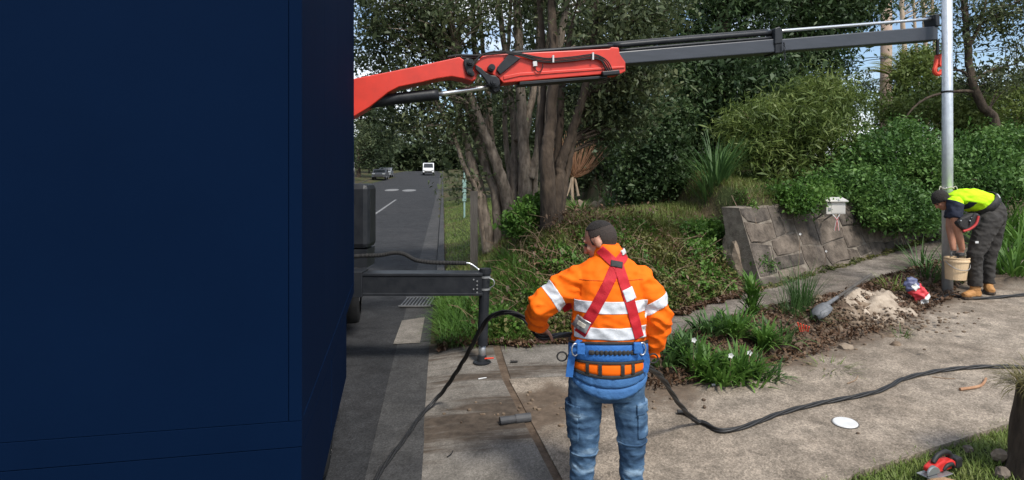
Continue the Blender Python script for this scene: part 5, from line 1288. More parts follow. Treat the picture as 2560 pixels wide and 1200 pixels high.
q = scatter(9000, -1.0, 3.3, 6.6, 9.2, lambda x, y: on_bank(x, y) & (patch(x, y, 1.6, 4.4) > .25 + rng.normal(0, .12, len(x))))
leaf_cover('bank_weeds', 'fresh green leafy clumps dotted over the bank', q, .34, .060, .030, V['fresh'])
q = scatter(16000, -1.15, 3.6, 6.3, 8.6, lambda x, y: (np.abs(y - yb_(x) - .12) < .30 + .12 * patch(x, y, 3)) & (roadt(x, y) > .2) & (x < 3.4))
p = z3(q, .045 + .02); p[:, 2] += rng.uniform(-.01, .03, len(q))
me = npmesh('leaf_litter', leaf_polys(p, .05, .026, 0, 2.5), 4); tag(mkobj('leaf_litter', me, V['litter']), 'brown leaf litter along the foot of the bank', 'leaf litter', kind='stuff')
# thin dead stems through the bank
mb = MB(); rr = random.Random(12)
qs = scatter(420, -.9, 3.1, 6.7, 9.0, on_bank)
for x, y in qs:
    b0 = Vector((x, y, g(x, y) - .02)); a = rr.uniform(0, 6.28); l = rr.uniform(.2, .6); e_ = b0 + Vector((cos(a) * l * .8, sin(a) * l * .5, rr.uniform(.05, .35)))
    mb.tube([b0, b0.lerp(e_, .5) + Vector((0, 0, .06)), e_], [.004, .0035, .002], 4, cap=False)
tag(mb.build('dead_stems', M['twig']), 'dry dead stems tangled through the bank weeds', 'stems', kind='stuff')
# lush grass at the bank's left foot, by the gutter
q = scatter(9000, -1.25, .35, 6.45, 9.2, lambda x, y: (roadt(x, y) > .22) & (y > yb_(x) - .12) & (roadt(x, y) < 1.75 - .25 * (y - 6.6)))
grass_obj('lush_grass', 'long bright green grass between the gutter and the stabiliser leg', q, .36, .009, V['fresh'], (.2, 1.0), (.5, 1.6), 4)
# mown verge beside the far road
q = scatter(30000, -9, 4, 9.0, 36, lambda x, y: (roadt(x, y) > .32) & (roadt(x, y) < 4.0) & (rng.uniform(0, 1, len(x)) < 12 / np.maximum(y, 1)))
grass_obj('verge_grass', 'mown grass verge beside the far road', q, .10, .012, V['grass'], (.2, 1.1), (.3, 1.0), 2)
q = scatter(14000, -.2, 5, 10.8, 19, lambda x, y: (roadt(x, y) > 1.6))
grass_obj('lawn_grass', 'sunlit lawn behind the tree trunks', q, .11, .011, V['grass'], (.2, 1.0), (.3, 1.0), 2)
# lawn in the lower right corner
def lawn(x, y): return ((x - 2.2) * (-.348) + (y - 3.8) * .937 < .09 + .05 * patch(x, y, 5)) & (x > 1.5)
q = scatter(26000, 1.7, 4.6, 2.3, 5.0, lawn)
grass_obj('lawn_grass', 'short green lawn in the lower right corner', q, .07, .006, V['grass'], (.1, 1.0), (.3, 1.0), 3)
# wall-top creeper and weeds on the wall's left
q = scatter(9000, 2.6, 3.5, 8.1, 9.4, lambda x, y: (y > yb_(np.minimum(x, 3.1)) + .2) & ~((x > 3.12) & (y < wall_y(x) + .12)))
leaf_cover('mossy_creeper', 'bright mossy creeper over the corner of the stone wall', q, .22, .035, .016, V['fresh'])
# foreground weeds along wall foot
q = scatter(4500, 3.2, 8.5, 8.0, 12, lambda x, y: np.abs(y - wall_y(x) + .10) < .09 + .06 * patch(x, y, 4))
leaf_cover('wall_foot_weeds', 'small weeds and litter along the foot of the stone wall', q, .10, .035, .018, V['weeds'])

# ================================================================== strap-leaved plants, clumps
def sp2(u, v): p = GP(u, v); return p
fronds('strap_plant', 'big dark strap-leaved clump left of the feathery shrub', 'plant', P(1790, 505, 10.4), 150, 1.15, .022, V['strap'], (.05, .7), (.4, 1.5), 6, .22)
fronds('strap_plant', 'bright strap-leaved clump in the garden behind the tree trunks', 'plant', (P(1535, 505, 14.2).x, 14.2, 0), 60, .65, .04, V['fresh'], (.1, .8), (.5, 1.4), 5, .15)
fronds('strap_plant', 'bluish strap-leaved clump beside the rock edging', 'plant', (P(1450, 505, 14.6).x, 14.6, 0), 70, .6, .045, V['fresh'], (.1, .9), (.5, 1.4), 5, .2)
for u, v, n_, Lg, lab in ((2535, 690, 90, .95, 'tall arching strap-leaved clump at the right frame edge behind the worker'), (2510, 665, 70, .85, 'strap-leaved clump directly behind the bending worker'), (2548, 600, 90, 1.1, 'farther strap-leaved clump at the right frame edge'), (2500, 615, 110, 1.0, 'strap-leaved clump behind the worker and the frame-edge clumps'), (2585, 640, 90, 1.1, 'strap-leaved clump cut by the right frame edge')):
    c = sp2(u, v); fronds('strap_plant', lab, 'plant', c, n_, Lg, .030, V['fresh'], (.05, .9), (.5, 1.6), 6, .16)
for u, v, n_, Lg, lab in ((2335, 715, 70, .55, 'strap-leaved clump in the island just left of the pole'), (2395, 715, 60, .55, 'strap-leaved clump behind the bucket'), (2318, 680, 45, .6, 'upright strap-leaved clump at the upper path edge')):
    c = sp2(u, v); fronds('strap_plant', lab, 'plant', (c.x, c.y + .12, c.z), n_, Lg, .020, V['strap'], (.05, .9), (.5, 1.6), 5, .12)

# ================================================================== island between the two drives
ISL = IL + [(6.3, 8.25), (7.2, 9.3)] + IU
def in_poly(x, y, poly):
    c = False; j = len(poly) - 1
    for i in range(len(poly)):
        xi, yi = poly[i]; xj, yj = poly[j]
        if (yi > y) != (yj > y) and x < (xj - xi) * (y - yi) / (yj - yi) + xi: c = not c
        j = i
    return c
ISLC = ISL + [ISL[0]]
hole = (px, PD)
def isl_h(x, y):
    if not in_poly(x, y, ISL): return -.03
    e_ = min(1, pl_d(x, y, ISLC) / .45)
    h = .02 + .16 * e_ * e_ * (3 - 2 * e_) + .035 * mnoise.noise(Vector((x * 3, y * 3, 0))) + .018 * mnoise.noise(Vector((x * 11, y * 11, 2)))
    h -= .30 * math.exp(-((x - hole[0]) ** 2 + (y - hole[1] - .05) ** 2) / .05)
    return h
def gi(x, y): return g(x, y) + max(isl_h(x, y), -.3)
def mound(name, m, x0, x1, y0, y1, step, hf, label=None, cat=None, kind='structure', roughv=0):
    xs = np.arange(x0, x1, step); ys = np.arange(y0, y1, step); idx = {}; vs = []; fs = []
    for i, x in enumerate(xs):
        for j, y in enumerate(ys):
            h = hf(x, y); idx[i, j] = (len(vs), h); vs.append((x, y, g(x, y) + h))
    for i in range(len(xs) - 1):
        for j in range(len(ys) - 1):
            k = [idx[i, j], idx[i + 1, j], idx[i + 1, j + 1], idx[i, j + 1]]
            if max(q_[1] for q_ in k) > -.02: fs.append(tuple(q_[0] for q_ in k))
    bm = bmesh.new(); bv = [bm.verts.new(v) for v in vs]
    for f in fs: bm.faces.new([bv[i] for i in f])
    bmesh.ops.delete(bm, geom=[v for v in bm.verts if not v.link_faces], context='VERTS')
    me = bpy.data.meshes.new(name); bm.to_mesh(me); bm.free(); o = mkobj(name, me, m, smooth=True); return tag(o, label, cat, kind=kind)
mound('garden_bed', M['soil'], .9, 7.4, 5.1, 9.7, .06, isl_h)
# dug earth and the heap of sand beside the hole
hp = GP(2150, 815); sc_ = GP(2215, 790)
def dirt_h(x, y):
    a = (x - 3.95) * .86 + (y - 6.75) * .51; b_ = -(x - 3.95) * .51 + (y - 6.75) * .86
    r = (a / .85) ** 2 + (b_ / .42) ** 2
    return isl_h(x, y) - .02 if r > 1.4 else max(isl_h(x, y), 0) + .07 * math.exp(-r * 1.9) + .09 * mnoise.noise(Vector((x * 6, y * 6, 1))) + .065 * abs(mnoise.noise(Vector((x * 15, y * 15, 5)))) + .03 * mnoise.noise(Vector((x * 31, y * 31, 8))) - .05
M['dugearth'] = mat('dug_earth', (.075, .05, .033), .95, (.22, .165, .115), 7, bump=.9, bscale=30, detail=9)
mound('dug_earth', M['dugearth'], 2.9, 5.0, 6.0, 7.7, .035, lambda x, y: dirt_h(x, y) if dirt_h(x, y) > isl_h(x, y) + .004 else -.1, 'clumpy brown earth dug from the hole', 'earth', 'stuff')
def sand_h(x, y):
    a = (x - 4.25) * .86 + (y - 6.95) * .51; b_ = -(x - 4.25) * .51 + (y - 6.95) * .86; r = (a / .58) ** 2 + (b_ / .34) ** 2 + .35 * mnoise.noise(Vector((x * 4, y * 4, 11)))
    return -.1 if r > 1 else max(isl_h(x, y), 0) + .0 + .07 * (1 - max(r, 0)) ** .9 + .10 * mnoise.noise(Vector((x * 5, y * 5, 3))) + .055 * mnoise.noise(Vector((x * 14, y * 14, 9))) + .02 * mnoise.noise(Vector((x * 33, y * 33, 4)))
mound('sand_heap', M['sand'], 3.7, 5.0, 6.4, 7.6, .03, sand_h, 'heap of pale sand on the garden bed beside the hole', 'sand', 'stuff')
# clods and stones in the earth
rr = random.Random(77); rocks = [(2115, 848, .055, 'brown stone lying at the lower edge of the dug earth'), (2043, 776, .05, 'dull stone beside the shovel blade'), (2008, 790, .035, 'small stone left of the shovel'), (2240, 842, .04, 'clod at the right end of the dug earth')]
for k, (u, v, r, lb_) in enumerate(rocks):
    c = GP(u, v, .1); tag(rock('stone', (c.x, c.y, gi(c.x, c.y) + r * .5 + .02), (r * 1.4, r, r * .8), 'dugearth' if k != 0 else 'stone3', seed=k + 50), lb_, 'stone')
mbc = MB()
for k in range(340):
    x, y = (rr.gauss(3.85, .5), rr.gauss(6.6, .22)) if k < 200 else (rr.uniform(-.6, 5.5), 0)
    if k >= 200: y = float(np.interp(x, [-.6, 1.3, 3, 5.5], [4.9, 5.1, 5.85, 7.3])) + rr.gauss(0, .13)
    r = rr.uniform(.006, .022); z = max(gi(x, y), g(x, y) + .012) + r * .3 + (.06 if k < 200 else 0)
    mbc.ball((x, y, z), (r * rr.uniform(.8, 1.5), r, r * .7), 6)
tag(mbc.build('earth_clods', M['dugearth']), 'loose clods and crumbs of soil scattered from the digging', 'soil', kind='stuff')

def isl_litter():
    q = scatter(9000, 1.0, 7.0, 5.1, 9.3, lambda x, y: np.array([in_poly(a, b_, ISL) or pl_d(a, b_, IL) < .12 for a, b_ in zip(x, y)]))
    p = np.array([(x, y, max(gi(x, y), g(x, y) + .012) + .012) for x, y in q]); p[:, 2] += rng.uniform(0, .03, len(p))
    me = npmesh('leaf_litter', leaf_polys(p, .05, .022, 0, 2.5), 4); tag(mkobj('leaf_litter', me, V['litter']), 'brown litter on the garden bed between the drives', 'leaf litter', kind='stuff')
isl_litter()
def island_plant(name, label, u, v, n_, Lg, W, m, lean=(.1, 1.0), curve=(.4, 1.5), spread=.1, dz=0, flowers=0, segs=5, sub=.0):
    c = GP(u, v, .12); base = Vector((c.x, c.y, gi(c.x, c.y) - .01)); t_ = empty(name, tuple(base), label, 'plant', 'plants in the garden bed')
    az = rng.uniform(0, 2 * pi, n_); rr_ = spread * np.sqrt(rng.uniform(0, 1, n_))
    Bp = np.stack([base.x + rr_ * np.cos(az), base.y + rr_ * np.sin(az), np.full(n_, base.z) + rng.uniform(0, max(dz, 1e-3), n_)], 1)
    me = blade_mesh('leaves', Bp, az + rng.normal(0, .5, n_), rng.uniform(*lean, n_), Lg * rng.uniform(.5, 1.1, n_), W * rng.uniform(.7, 1.2, n_), segs, rng.uniform(*curve, n_))
    mkobj('leaves', sub_origin(me, base), m, t_, base)
    if dz:
        mb = MB()
        for k in range(6):
            a = rng.uniform(0, 6.28); mb.tube([base, base + Vector((cos(a) * spread * .7, sin(a) * spread * .7, dz))], [.007, .004], 5)
        mb.build('stems', M['twig'], t_)
    for k in range(flowers):
        fc = base + Vector((rng.uniform(-.1, .1), rng.uniform(-.14, -.02), Lg * .75 + rng.uniform(-.03, .05) + dz * .5)); mb = MB()
        for a in range(5):
            q = a * 2 * pi / 5; r_ = .022; cx = Vector((cos(q), -.35, sin(q))) * r_; sx = Vector((-sin(q), 0, cos(q))) * r_ * .62
            mb.add([fc, fc + cx * .6 + sx, fc + cx * 1.25, fc + cx * .6 - sx], [(0, 1, 2, 3)])
        mb.build('flower', V['flower'], t_); MB().tube([fc, (fc.x, fc.y + .02, base.z)], .003, 5).build('stalk', M['twig'], t_)
    return t_
IP = [(1655, 905, 60, .34, .024, 'strap', 'strap-leaved plant at the left tip of the garden bed', 0, 0),
      (1700, 880, 70, .38, .024, 'strap', 'second strap-leaved plant from the left tip of the bed', 0, 0),
      (1745, 905, 90, .32, .028, 'fresh', 'leafy plant carrying the leftmost white flower', 1, .08),
      (1800, 920, 120, .28, .026, 'fresh', 'leafy plant low at the front edge of the bed, white flower in the middle', 1, .06),
      (1850, 905, 110, .30, .028, 'fresh', 'leafy plant with the rightmost white flower', 1, .08),
      (1775, 850, 80, .36, .026, 'strap', 'strap-leaved plant behind the leftmost white flower', 0, .05),
      (1835, 850, 90, .34, .028, 'fresh', 'bushy leafy plant in the middle of the bed', 0, .10),
      (1880, 800, 130, .22, .022, 'fresh', 'tall pale green weed spire in the middle of the bed', 0, .38),
      (1910, 860, 90, .30, .026, 'fresh', 'leafy plant right of the weed spire', 0, .08),
      (1945, 845, 60, .36, .022, 'strap', 'strap-leaved plant next to the dug earth', 0, 0),
      (1905, 910, 60, .22, .022, 'strap', 'drooping small plant at the right front of the bed', 0, .04),
      (1870, 925, 60, .20, .022, 'fresh', 'low seedling clump at the front of the bed', 0, .03)]
for u, v, n_, Lg, W, mk, lb_, fl_, dz in IP: island_plant('bed_plant', lb_, u, v, int(n_ * 1.4), Lg * (.78 if v < 890 and 'spire' not in lb_ else 1.05), W * 1.1, V[mk], spread=.15 if 'spire' not in lb_ else .06, flowers=fl_, dz=dz)
island_plant('grass_clump', 'tall fine grass clump rising in front of the stone wall', 2005, 790, 170, .62, .008, V['strap'], (.0, .45), (.1, 1.2), .09)
island_plant('grass_clump', 'thin feathery weed left of the tall grass clump', 1975, 800, 70, .5, .006, V['strap'], (.0, .6), (.1, .9), .12)
island_plant('grass_clump', 'flattened grass left of the shovel', 2020, 800, 90, .42, .008, V['strap'], (.8, 1.4), (.2, .6), .1)
island_plant('grass_clump', 'cut grass lying at the front of the dug earth', 2075, 890, 60, .28, .010, V['grass'], (.9, 1.5), (.1, .4), .08)
island_plant('grass_clump', 'small green tuft at the front of the sand heap', 2255, 815, 40, .20, .010, V['fresh'], (.4, 1.2), (.2, .6), .05)
island_plant('grass_clump', 'loose grass left of the red and blue bag', 2230, 730, 60, .34, .010, V['grass'], (.5, 1.3), (.2, .8), .12)
# round green bushlet in front of the wall's left end
c = GP(1897, 690); shrub('bush', 'small round bright green bush at the foot of the wall', 'bush', [(Vector((c.x, c.y, c.z + .16)), (.18, .16, .15), 1)], 50, 40, .05, V['fresh'], .045, .020, 5, stem_r=.006)
c = GP(1330, 575); shrub('bush', 'leafy green bush in front of the grey forked trunk', 'bush', [(Vector((c.x, c.y - .1, c.z + .25)), (.28, .22, .24), 1), (Vector((c.x - .2, c.y - .2, c.z + .1)), (.25, .2, .18), .7)], 120, 40, .07, V['fresh'], .06, .035, 6, stem_r=.008)
c = GP(1760, 600); shrub('bush', 'bright weed clump with white flowers on the bank right of the man', 'bush', [(Vector((c.x, c.y, c.z + .12)), (.32, .25, .18), 1), (Vector((c.x - .25, c.y - .4, c.z - .1)), (.25, .2, .16), .6)], 130, 34, .07, V['fresh'], .05, .024, 5, stem_r=.006)
c = GP(1600, 520, .3)
fl_spots = [(1700, 660), (2065, 628), (2000, 585), (2250, 555), (2262, 562), (2240, 568), (2285, 568)]
for k, (u, v) in enumerate(fl_spots):
    d = 8.0 if k == 0 else 9.0 + (u - 2000) / 300 * 1.2; pz_ = GP(u, v).y if k == 0 else (lambda kk: (8.2 - 3.2 * .645 + 0) / (1 - .645 * kk))((u - UC) / F) - .16
    fc = P(u, v, pz_ - .1); b0 = Vector((fc.x, fc.y + .05, g(fc.x, fc.y + .05))); t_ = empty('wild_flower', tuple(b0), ('small white flower on the bank' if k == 0 else ['', 'white flower low in front of the wall below the letterbox', 'white flower against the wall left of the letterbox', 'upper left of the four white flowers right of the letterbox', 'upper right of the white flowers near the pole', 'lower left of the four white flowers right of the letterbox', 'white flower nearest the pole at the wall'][k]), 'flower', 'white wild flowers at the wall' if k else None)
    mb = MB()
    for a in range(5):
        q = a * 2 * pi / 5; r_ = .017; cx = Vector((cos(q), -.3, sin(q))) * r_; sx = Vector((-sin(q), 0, cos(q))) * r_ * .6
        mb.add([fc, fc + cx * .6 + sx, fc + cx * 1.2, fc + cx * .6 - sx], [(0, 1, 2, 3)])
    mb.build('petals', V['flower'], t_); MB().tube([fc, b0], .003, 5).build('stalk', M['twig'], t_)

# ================================================================== things lying about
# shovel
sh = GP(2063, 800, .12); sh.z = gi(sh.x, sh.y) + .17; he = P(2235, 690, 7.9) ; he = Vector((sh.x + .95, sh.y + .75, sh.z + .22))
M['blade'] = mat('worn_steel', (.11, .115, .125), .7, (.17, .175, .185), 12, metal=.2)
sv = empty('shovel', tuple(sh), 'grey steel shovel with its handle lying over the dug earth', 'shovel')
ax = (he - sh).normalized(); sx = ax.cross(Vector((0, 0, 1))).normalized(); nz_ = sx.cross(ax)
vs = []; fs = []
for i in range(7):
    f = i / 6; l = -.24 * f; wd = .10 * (1 - max(0, f - .55) ** 2 * 3.2) * (.82 + .18 * min(1, f * 4))
    for k in range(7):
        e_ = (k - 3) / 3; vs.append(sh + ax * l + sx * wd * e_ + nz_ * (-.05 * e_ * e_ + .035 - .06 * f * f))
for i in range(6):
    for k in range(6): fs.append((i * 7 + k, i * 7 + k + 1, i * 7 + 8 + k, i * 7 + 7 + k))
o = MB().add(vs, fs).build('blade', M['blade'], sv, smooth=True); s_ = o.modifiers.new('s', 'SOLIDIFY'); s_.thickness = .004
MB().tube([sh - ax * .04, sh + ax * .12, sh + ax * .3], [.026, .022, .018], 10).build('socket', M['blade'], sv)
MB().tube([sh + ax * .25, he], .016, 10).build('handle', M['timber'], sv)
# cement bag
bgc = GP(2292, 745, .1); bz_ = gi(bgc.x, bgc.y)
M['bagred'] = mat('bag_red', (.55, .035, .05), .5, (.62, .06, .07), 6); M['bagblue'] = mat('bag_blue', (.06, .075, .16), .5, (.10, .11, .20), 8)
bag = empty('cement_bag', (bgc.x, bgc.y, bz_), 'crumpled red, blue and white cement bag beside the hole', 'bag')
mb = MB(); R0 = Matrix.Rotation(radians(-38), 3, 'Y'); mb.loft([(Vector((bgc.x, bgc.y, bz_ + .13)) + R0 @ Vector((0, 0, h * .72)), R0 @ Vector((w_ * .66, 0, 0)), Vector((0, t__ * .66, 0))) for h, w_, t__ in ((-.25, .10, .02), (-.22, .13, .06), (-.08, .135, .085), (.08, .13, .075), (.20, .125, .04), (.25, .13, .012))], 20)
bagme = remeshed(mb, .011, 2, .03, 4, 11); bagc = Vector((bgc.x, bgc.y, bz_ + .13)); axb2 = R0 @ Vector((0, 0, 1))
worldobj('sack', bagme.copy(), M['bagred'], bag)
worldobj('blue_print', cut(bagme, [(bagc + axb2 * .06, -axb2)], .003), M['bagblue'], bag); worldobj('white_print', cut(bagme, [(bagc - axb2 * .10, axb2)], .003), M['white'], bag)
worldobj('white_print', cut(bagme, frame_planes(bagc + axb2 * .04, bagc + axb2 * .11, .035), .005, lambda c, nn: nn.y < 0), M['white'], bag)
# pipe offcut and small pieces on the apron
c = GP(1287, 1062); pc = empty('pipe_offcut', (c.x, c.y, c.z), 'grey plastic pipe offcut lying on the slab joint', 'pipe')
a_ = GP(1250, 1066); b_3 = GP(1326, 1056); up3 = Vector((0, 0, .042))
mb = MB(); mid = a_.lerp(b_3, .5); n_ = 18; ax_ = (b_3 - a_).normalized(); sd3 = ax_.cross(Vector((0, 0, 1))).normalized(); uz3 = sd3.cross(ax_)
vs = []; fs = []
for p, r in ((a_, .032), (a_, .029), (mid, .030), (mid, .036), (b_3, .036), (b_3, .031), (a_.lerp(b_3, .6), .031)):
    for k in range(n_): vs.append(p + up3 + (sd3 * cos(2 * pi * k / n_) + uz3 * sin(2 * pi * k / n_)) * r)
order = [1, 0, 2, 3, 4, 5, 6]
for i in range(6):
    A0, A1 = order[i], order[i + 1]
    for k in range(n_): fs.append((A0 * n_ + k, A0 * n_ + (k + 1) % n_, A1 * n_ + (k + 1) % n_, A1 * n_ + k))
M['pvc'] = mat('grey_pvc', (.045, .046, .05), .6, (.075, .075, .078), 12); mb.add(vs, fs); mb.build('pipe', M['pvc'], pc, smooth=False)
def litter_rod(name, label, cat, u0, v0, u1, v1, r, m, bend=0.0, n=8):
    a = GP(u0, v0); b_ = GP(u1, v1); for_ = [a, a.lerp(b_, .5) + Vector((0, 0, 0)) + (b_ - a).cross(Vector((0, 0, 1))).normalized() * bend, b_]
    pp = smooth_pts(for_, 5); pp = [Vector((p.x, p.y, g(p.x, p.y) + .013 + r)) for p in pp]
    return tag(MB().tube(pp, [r * (1 - .3 * i / len(pp)) for i in range(len(pp))], n).build(name, m, origin=tuple(pp[0])), label, cat)
litter_rod('rubber_offcut', 'short black rubber offcut right of the stabiliser foot', 'offcut', 1276, 911, 1294, 911, .013, M['rubber'])
litter_rod('white_tube', 'small white plastic tube on the drive edge', 'tube', 1779, 969, 1802, 966, .010, M['white'])
litter_rod('stick', 'reddish brown stick lying on the drive near the cable', 'stick', 2400, 983, 2465, 955, .013, V['rustytwig'], .05)
litter_rod('twig', 'thin pale twig under the cable on the right', 'twig', 2330, 949, 2388, 952, .004, M['twig'], .01)
litter_rod('twig', 'thin pale twig on the bare drive at the centre right', 'twig', 2118, 966, 2145, 945, .005, M['twig'], .02)
litter_rod('twig', 'long dry stalk at the front of the dug earth', 'twig', 1985, 865, 2085, 826, .008, V['rustytwig'], .02)
litter_rod('twig', 'small twig on the grey slab at the bottom left', 'twig', 1118, 1150, 1132, 1134, .005, M['rubber'], .01)
litter_rod('twig', 'pale splinter near the man on the dirty slab', 'twig', 1196, 953, 1216, 951, .006, M['white'], 0)
litter_rod('stake', 'dark stake lying behind the dug earth', 'stake', 2080, 760, 2170, 722, .014, M['timber'], .02)
c = GP(2142, 945); island = None
fronds('sprig', 'torn green sprig lying on the drive', 'sprig', (c.x, c.y, c.z), 7, .10, .02, V['grass'], (.8, 1.4), (.1, .4), 3, .015)
c = GP(1761, 1026); tag(rock('clod', (c.x, c.y, g(c.x, c.y) + .024), (.014, .014, .016), 'soil', seed=5), 'dark clod on the drive above the cable bend', 'clod')
c = GP(2145, 1092); tag(rock('clod', (c.x, c.y, g(c.x, c.y) + .018), (.014, .010, .007), 'soil', seed=6), 'dark chip on the drive below the white lid', 'clod')
c = GP(2010, 832, .1); orp = MB()
for k in range(5): orp.tube([Vector((c.x + .02 * k - .04, c.y, gi(c.x, c.y) + .02)), Vector((c.x + .03 * k - .08, c.y - .03, gi(c.x, c.y) + .12 - .01 * k))], .007, 6)
tag(orp.build('plastic_scrap', M['orangered'], origin=tuple(c)), 'orange red plastic scrap in the dug earth', 'scrap')
# inspection cap in the drive
c = GP(2113, 1065); ic = empty('inspection_cap', (c.x, c.y, g(c.x, c.y) + .012), 'round white inspection cap set in the drive', 'lid')
nrm3 = Vector((-.0454, -.0754, 1)).normalized(); cc3 = Vector((c.x, c.y, g(c.x, c.y) + .014))
MB().tube([cc3 - nrm3 * .02, cc3 + nrm3 * .004, cc3 + nrm3 * .009], [.086, .086, .080], 32).build('lid', M['white'], ic)
M['rimd'] = mat('cap_rim', (.10, .09, .08), .8)
MB().tube([cc3 - nrm3 * .02, cc3 + nrm3 * .003], .094, 32).build('rim', M['rimd'], ic)
# drain grate in the gutter
gc = GP(1045, 760); M['grate'] = mat('grate_steel', (.13, .13, .13), .6, (.2, .2, .2), 14, metal=.3)
dg_ = empty('drain_grate', (gc.x, gc.y, gc.z), 'steel drain grate at the gutter beyond the stabiliser beam', 'grate')
zz0 = float(np.interp(gc.y, RY, RZ)) + .03
MB().box((gc.x, gc.y, zz0 - .012), (.44, .62, .012)).build('pit', M['slot'], dg_)
for k in range(9): MB().box((gc.x - .2 + .05 * k, gc.y, zz0), (.016, .6, .02)).build('bar', M['grate'], dg_)
for s in (-1, 1): MB().box((gc.x, gc.y + s * .31, zz0 + .001), (.46, .03, .022)).build('frame', M['grate'], dg_)
# concrete patch by the gutter
c4 = [GP(u, v) for u, v in ((983, 866), (1050, 862), (1062, 798), (1005, 806))]
mb = MB(); mb.add([(p.x, p.y, g(p.x, p.y) + .024) for p in c4], [(0, 1, 2, 3)]); me = mb.mesh('concrete_patch')
if me.polygons[0].normal.z < 0: me.flip_normals()
tag(mkobj('concrete_patch', me, M['apron']), kind='structure')

# ---- cables: a bundle of three twisted strands
def cable(name, label, pts, r, tw=9.0, k=10):
    pp = smooth_pts(pts, k); mb = MB(); s = [0]
    for p in pp: p.z = max(p.z, g(p.x, p.y) + .012 + 2 * r)
    for i in range(1, len(pp)): s.append(s[-1] + (pp[i] - pp[i - 1]).length)
    for j in range(3):
        q = []
        for i, p in enumerate(pp):
            t_ = (pp[min(i + 1, len(pp) - 1)] - pp[max(i - 1, 0)]).normalized(); a = t_.cross(Vector((0, 0, 1)))
            a = a.normalized() if a.length > 1e-4 else Vector((1, 0, 0)); b_ = a.cross(t_); ph = s[i] * tw + j * 2 * pi / 3
            q.append(p + (a * cos(ph) + b_ * sin(ph)) * r * 1.02)
        mb.tube(q, r, 7)
    return tag(mb.build(name, M['cable'], origin=tuple(pp[0]), smooth=True), label, 'cable')
M['cable'] = mat('cable_black', (.011, .011, .012), .5, (.02, .02, .02), 30, spec=.45)
cr_ = .0095
gnd = lambda u, v: (lambda p: Vector((p.x, p.y, g(p.x, p.y) + .012 + 2.0 * cr_)))(GP(u, v))
lh = lwr + Vector((.12, .75, -.62)).normalized() * .07 + Vector((.05, -.62, -.75)).normalized() * .028
rh = rwr + Vector((-.15, .45, -.85)).normalized() * .07 + Vector((-.75, .55, .1)).normalized() * .03
cable('power_cable', 'black twisted power cable held by the man and trailing across the drive', [gnd(900, 1300), gnd(945, 1200), gnd(1010, 1110), gnd(1062, 1040), P(1110, 975, 5.1), P(1160, 900, 4.75), P(1203, 822, 4.4), P(1228, 792, 4.25), P(1262, 781, 4.08), P(1308, 794, 3.88), lh, P(1428, 836, 3.80), P(1520, 862, 3.78), P(1590, 886, 3.70), rh, P(1655, 945, 3.92), P(1697, 1008, 4.28), gnd(1745, 1066), gnd(1800, 1089), gnd(1860, 1080), gnd(1950, 1045), gnd(2050, 1018), gnd(2150, 1000), gnd(2210, 983), gnd(2262, 957), gnd(2350, 937), gnd(2440, 926), gnd(2520, 925), gnd(2600, 930)], cr_)
cable('cable_end', 'cut black cable end crossing under the trailing cable', [gnd(1693, 1041), gnd(1712, 1044), gnd(1728, 1052), gnd(1740, 1062)], .009, 9, 5)
cable('ground_cable', 'black cable lying past the pole foot and the worker boots', [gnd(2335, 760), gnd(2375, 745), gnd(2420, 752), gnd(2480, 752), gnd(2560, 744), gnd(2640, 738)], .010, 6, 8)

# ---- power saw and stump in the lower right corner
M['toolred'] = mat('tool_red', (.45, .02, .018), .45, (.52, .03, .025), 10); M['toolblk'] = mat('tool_black', (.014, .014, .015), .6)
c = GP(2345, 1188); c = Vector((c.x, c.y, g(c.x, c.y) + .015))
tl = empty('power_saw', tuple(c), 'red and black cordless power saw lying on the lawn', 'power saw')
Rt = Matrix.Rotation(radians(24), 3, 'Z')
def TL(x, y, z): return c + Rt @ Vector((x, y, z))
MB().prism([TL(x, 0, z) for x, z in ((-.10, .02), (-.10, .05), (-.04, .075), (.02, .085), (.05, .07), (.10, .075), (.13, .06), (.13, .02))], Rt @ Vector((0, .032, 0))).build('motor_body', M['toolred'], tl, bevel=.010)
mb = MB(); mb.tube(smooth_pts([TL(-.05, 0, .07), TL(-.01, 0, .105), TL(.06, 0, .118), TL(.115, 0, .10), TL(.125, 0, .06)], 5), .014, 10, flat=1.2); mb.build('handle', M['toolblk'], tl, smooth=True)
mb = MB(); mb.tube(smooth_pts([TL(.0, -.03, .03), TL(.03, -.037, .055), TL(.08, -.037, .055), TL(.10, -.03, .03)], 5), .012, 8); mb.build('side_grip', M['toolblk'], tl, smooth=True)
MB().box(TL(.16, 0, .045), (.065, .075, .065), Rt).build('battery', M['toolblk'], tl, bevel=.010)
MB().box(TL(-.05, -.01, .010), (.20, .10, .006), Rt).build('base_plate', M['alu'], tl, bevel=.002)
mb = MB(); mb.prism([TL(-.11 + .06 * cos(a), -.038, .03 + .045 * sin(a)) for a in np.linspace(0, pi, 12)], Rt @ Vector((0, .006, 0))); mb.build('blade_guard', M['alu'], tl, bevel=.002)
mb = MB(); mb.disc(TL(-.11, -.03, .03), .05, .003, 24, Rt @ Vector((0, 1, 0))); mb.build('saw_blade', M['blade'], tl)
M['box'] = mat('brown_sandstone', (.28, .17, .09), .9, (.36, .23, .13), 8, bump=.5)
c = GP(2362, 1245); tag(rock('sandstone_block', (c.x, c.y, g(c.x, c.y) + .05), (.14, .07, .055), 'box', seed=14, amp=.18), 'rough orange brown sandstone block below the power saw', 'stone')
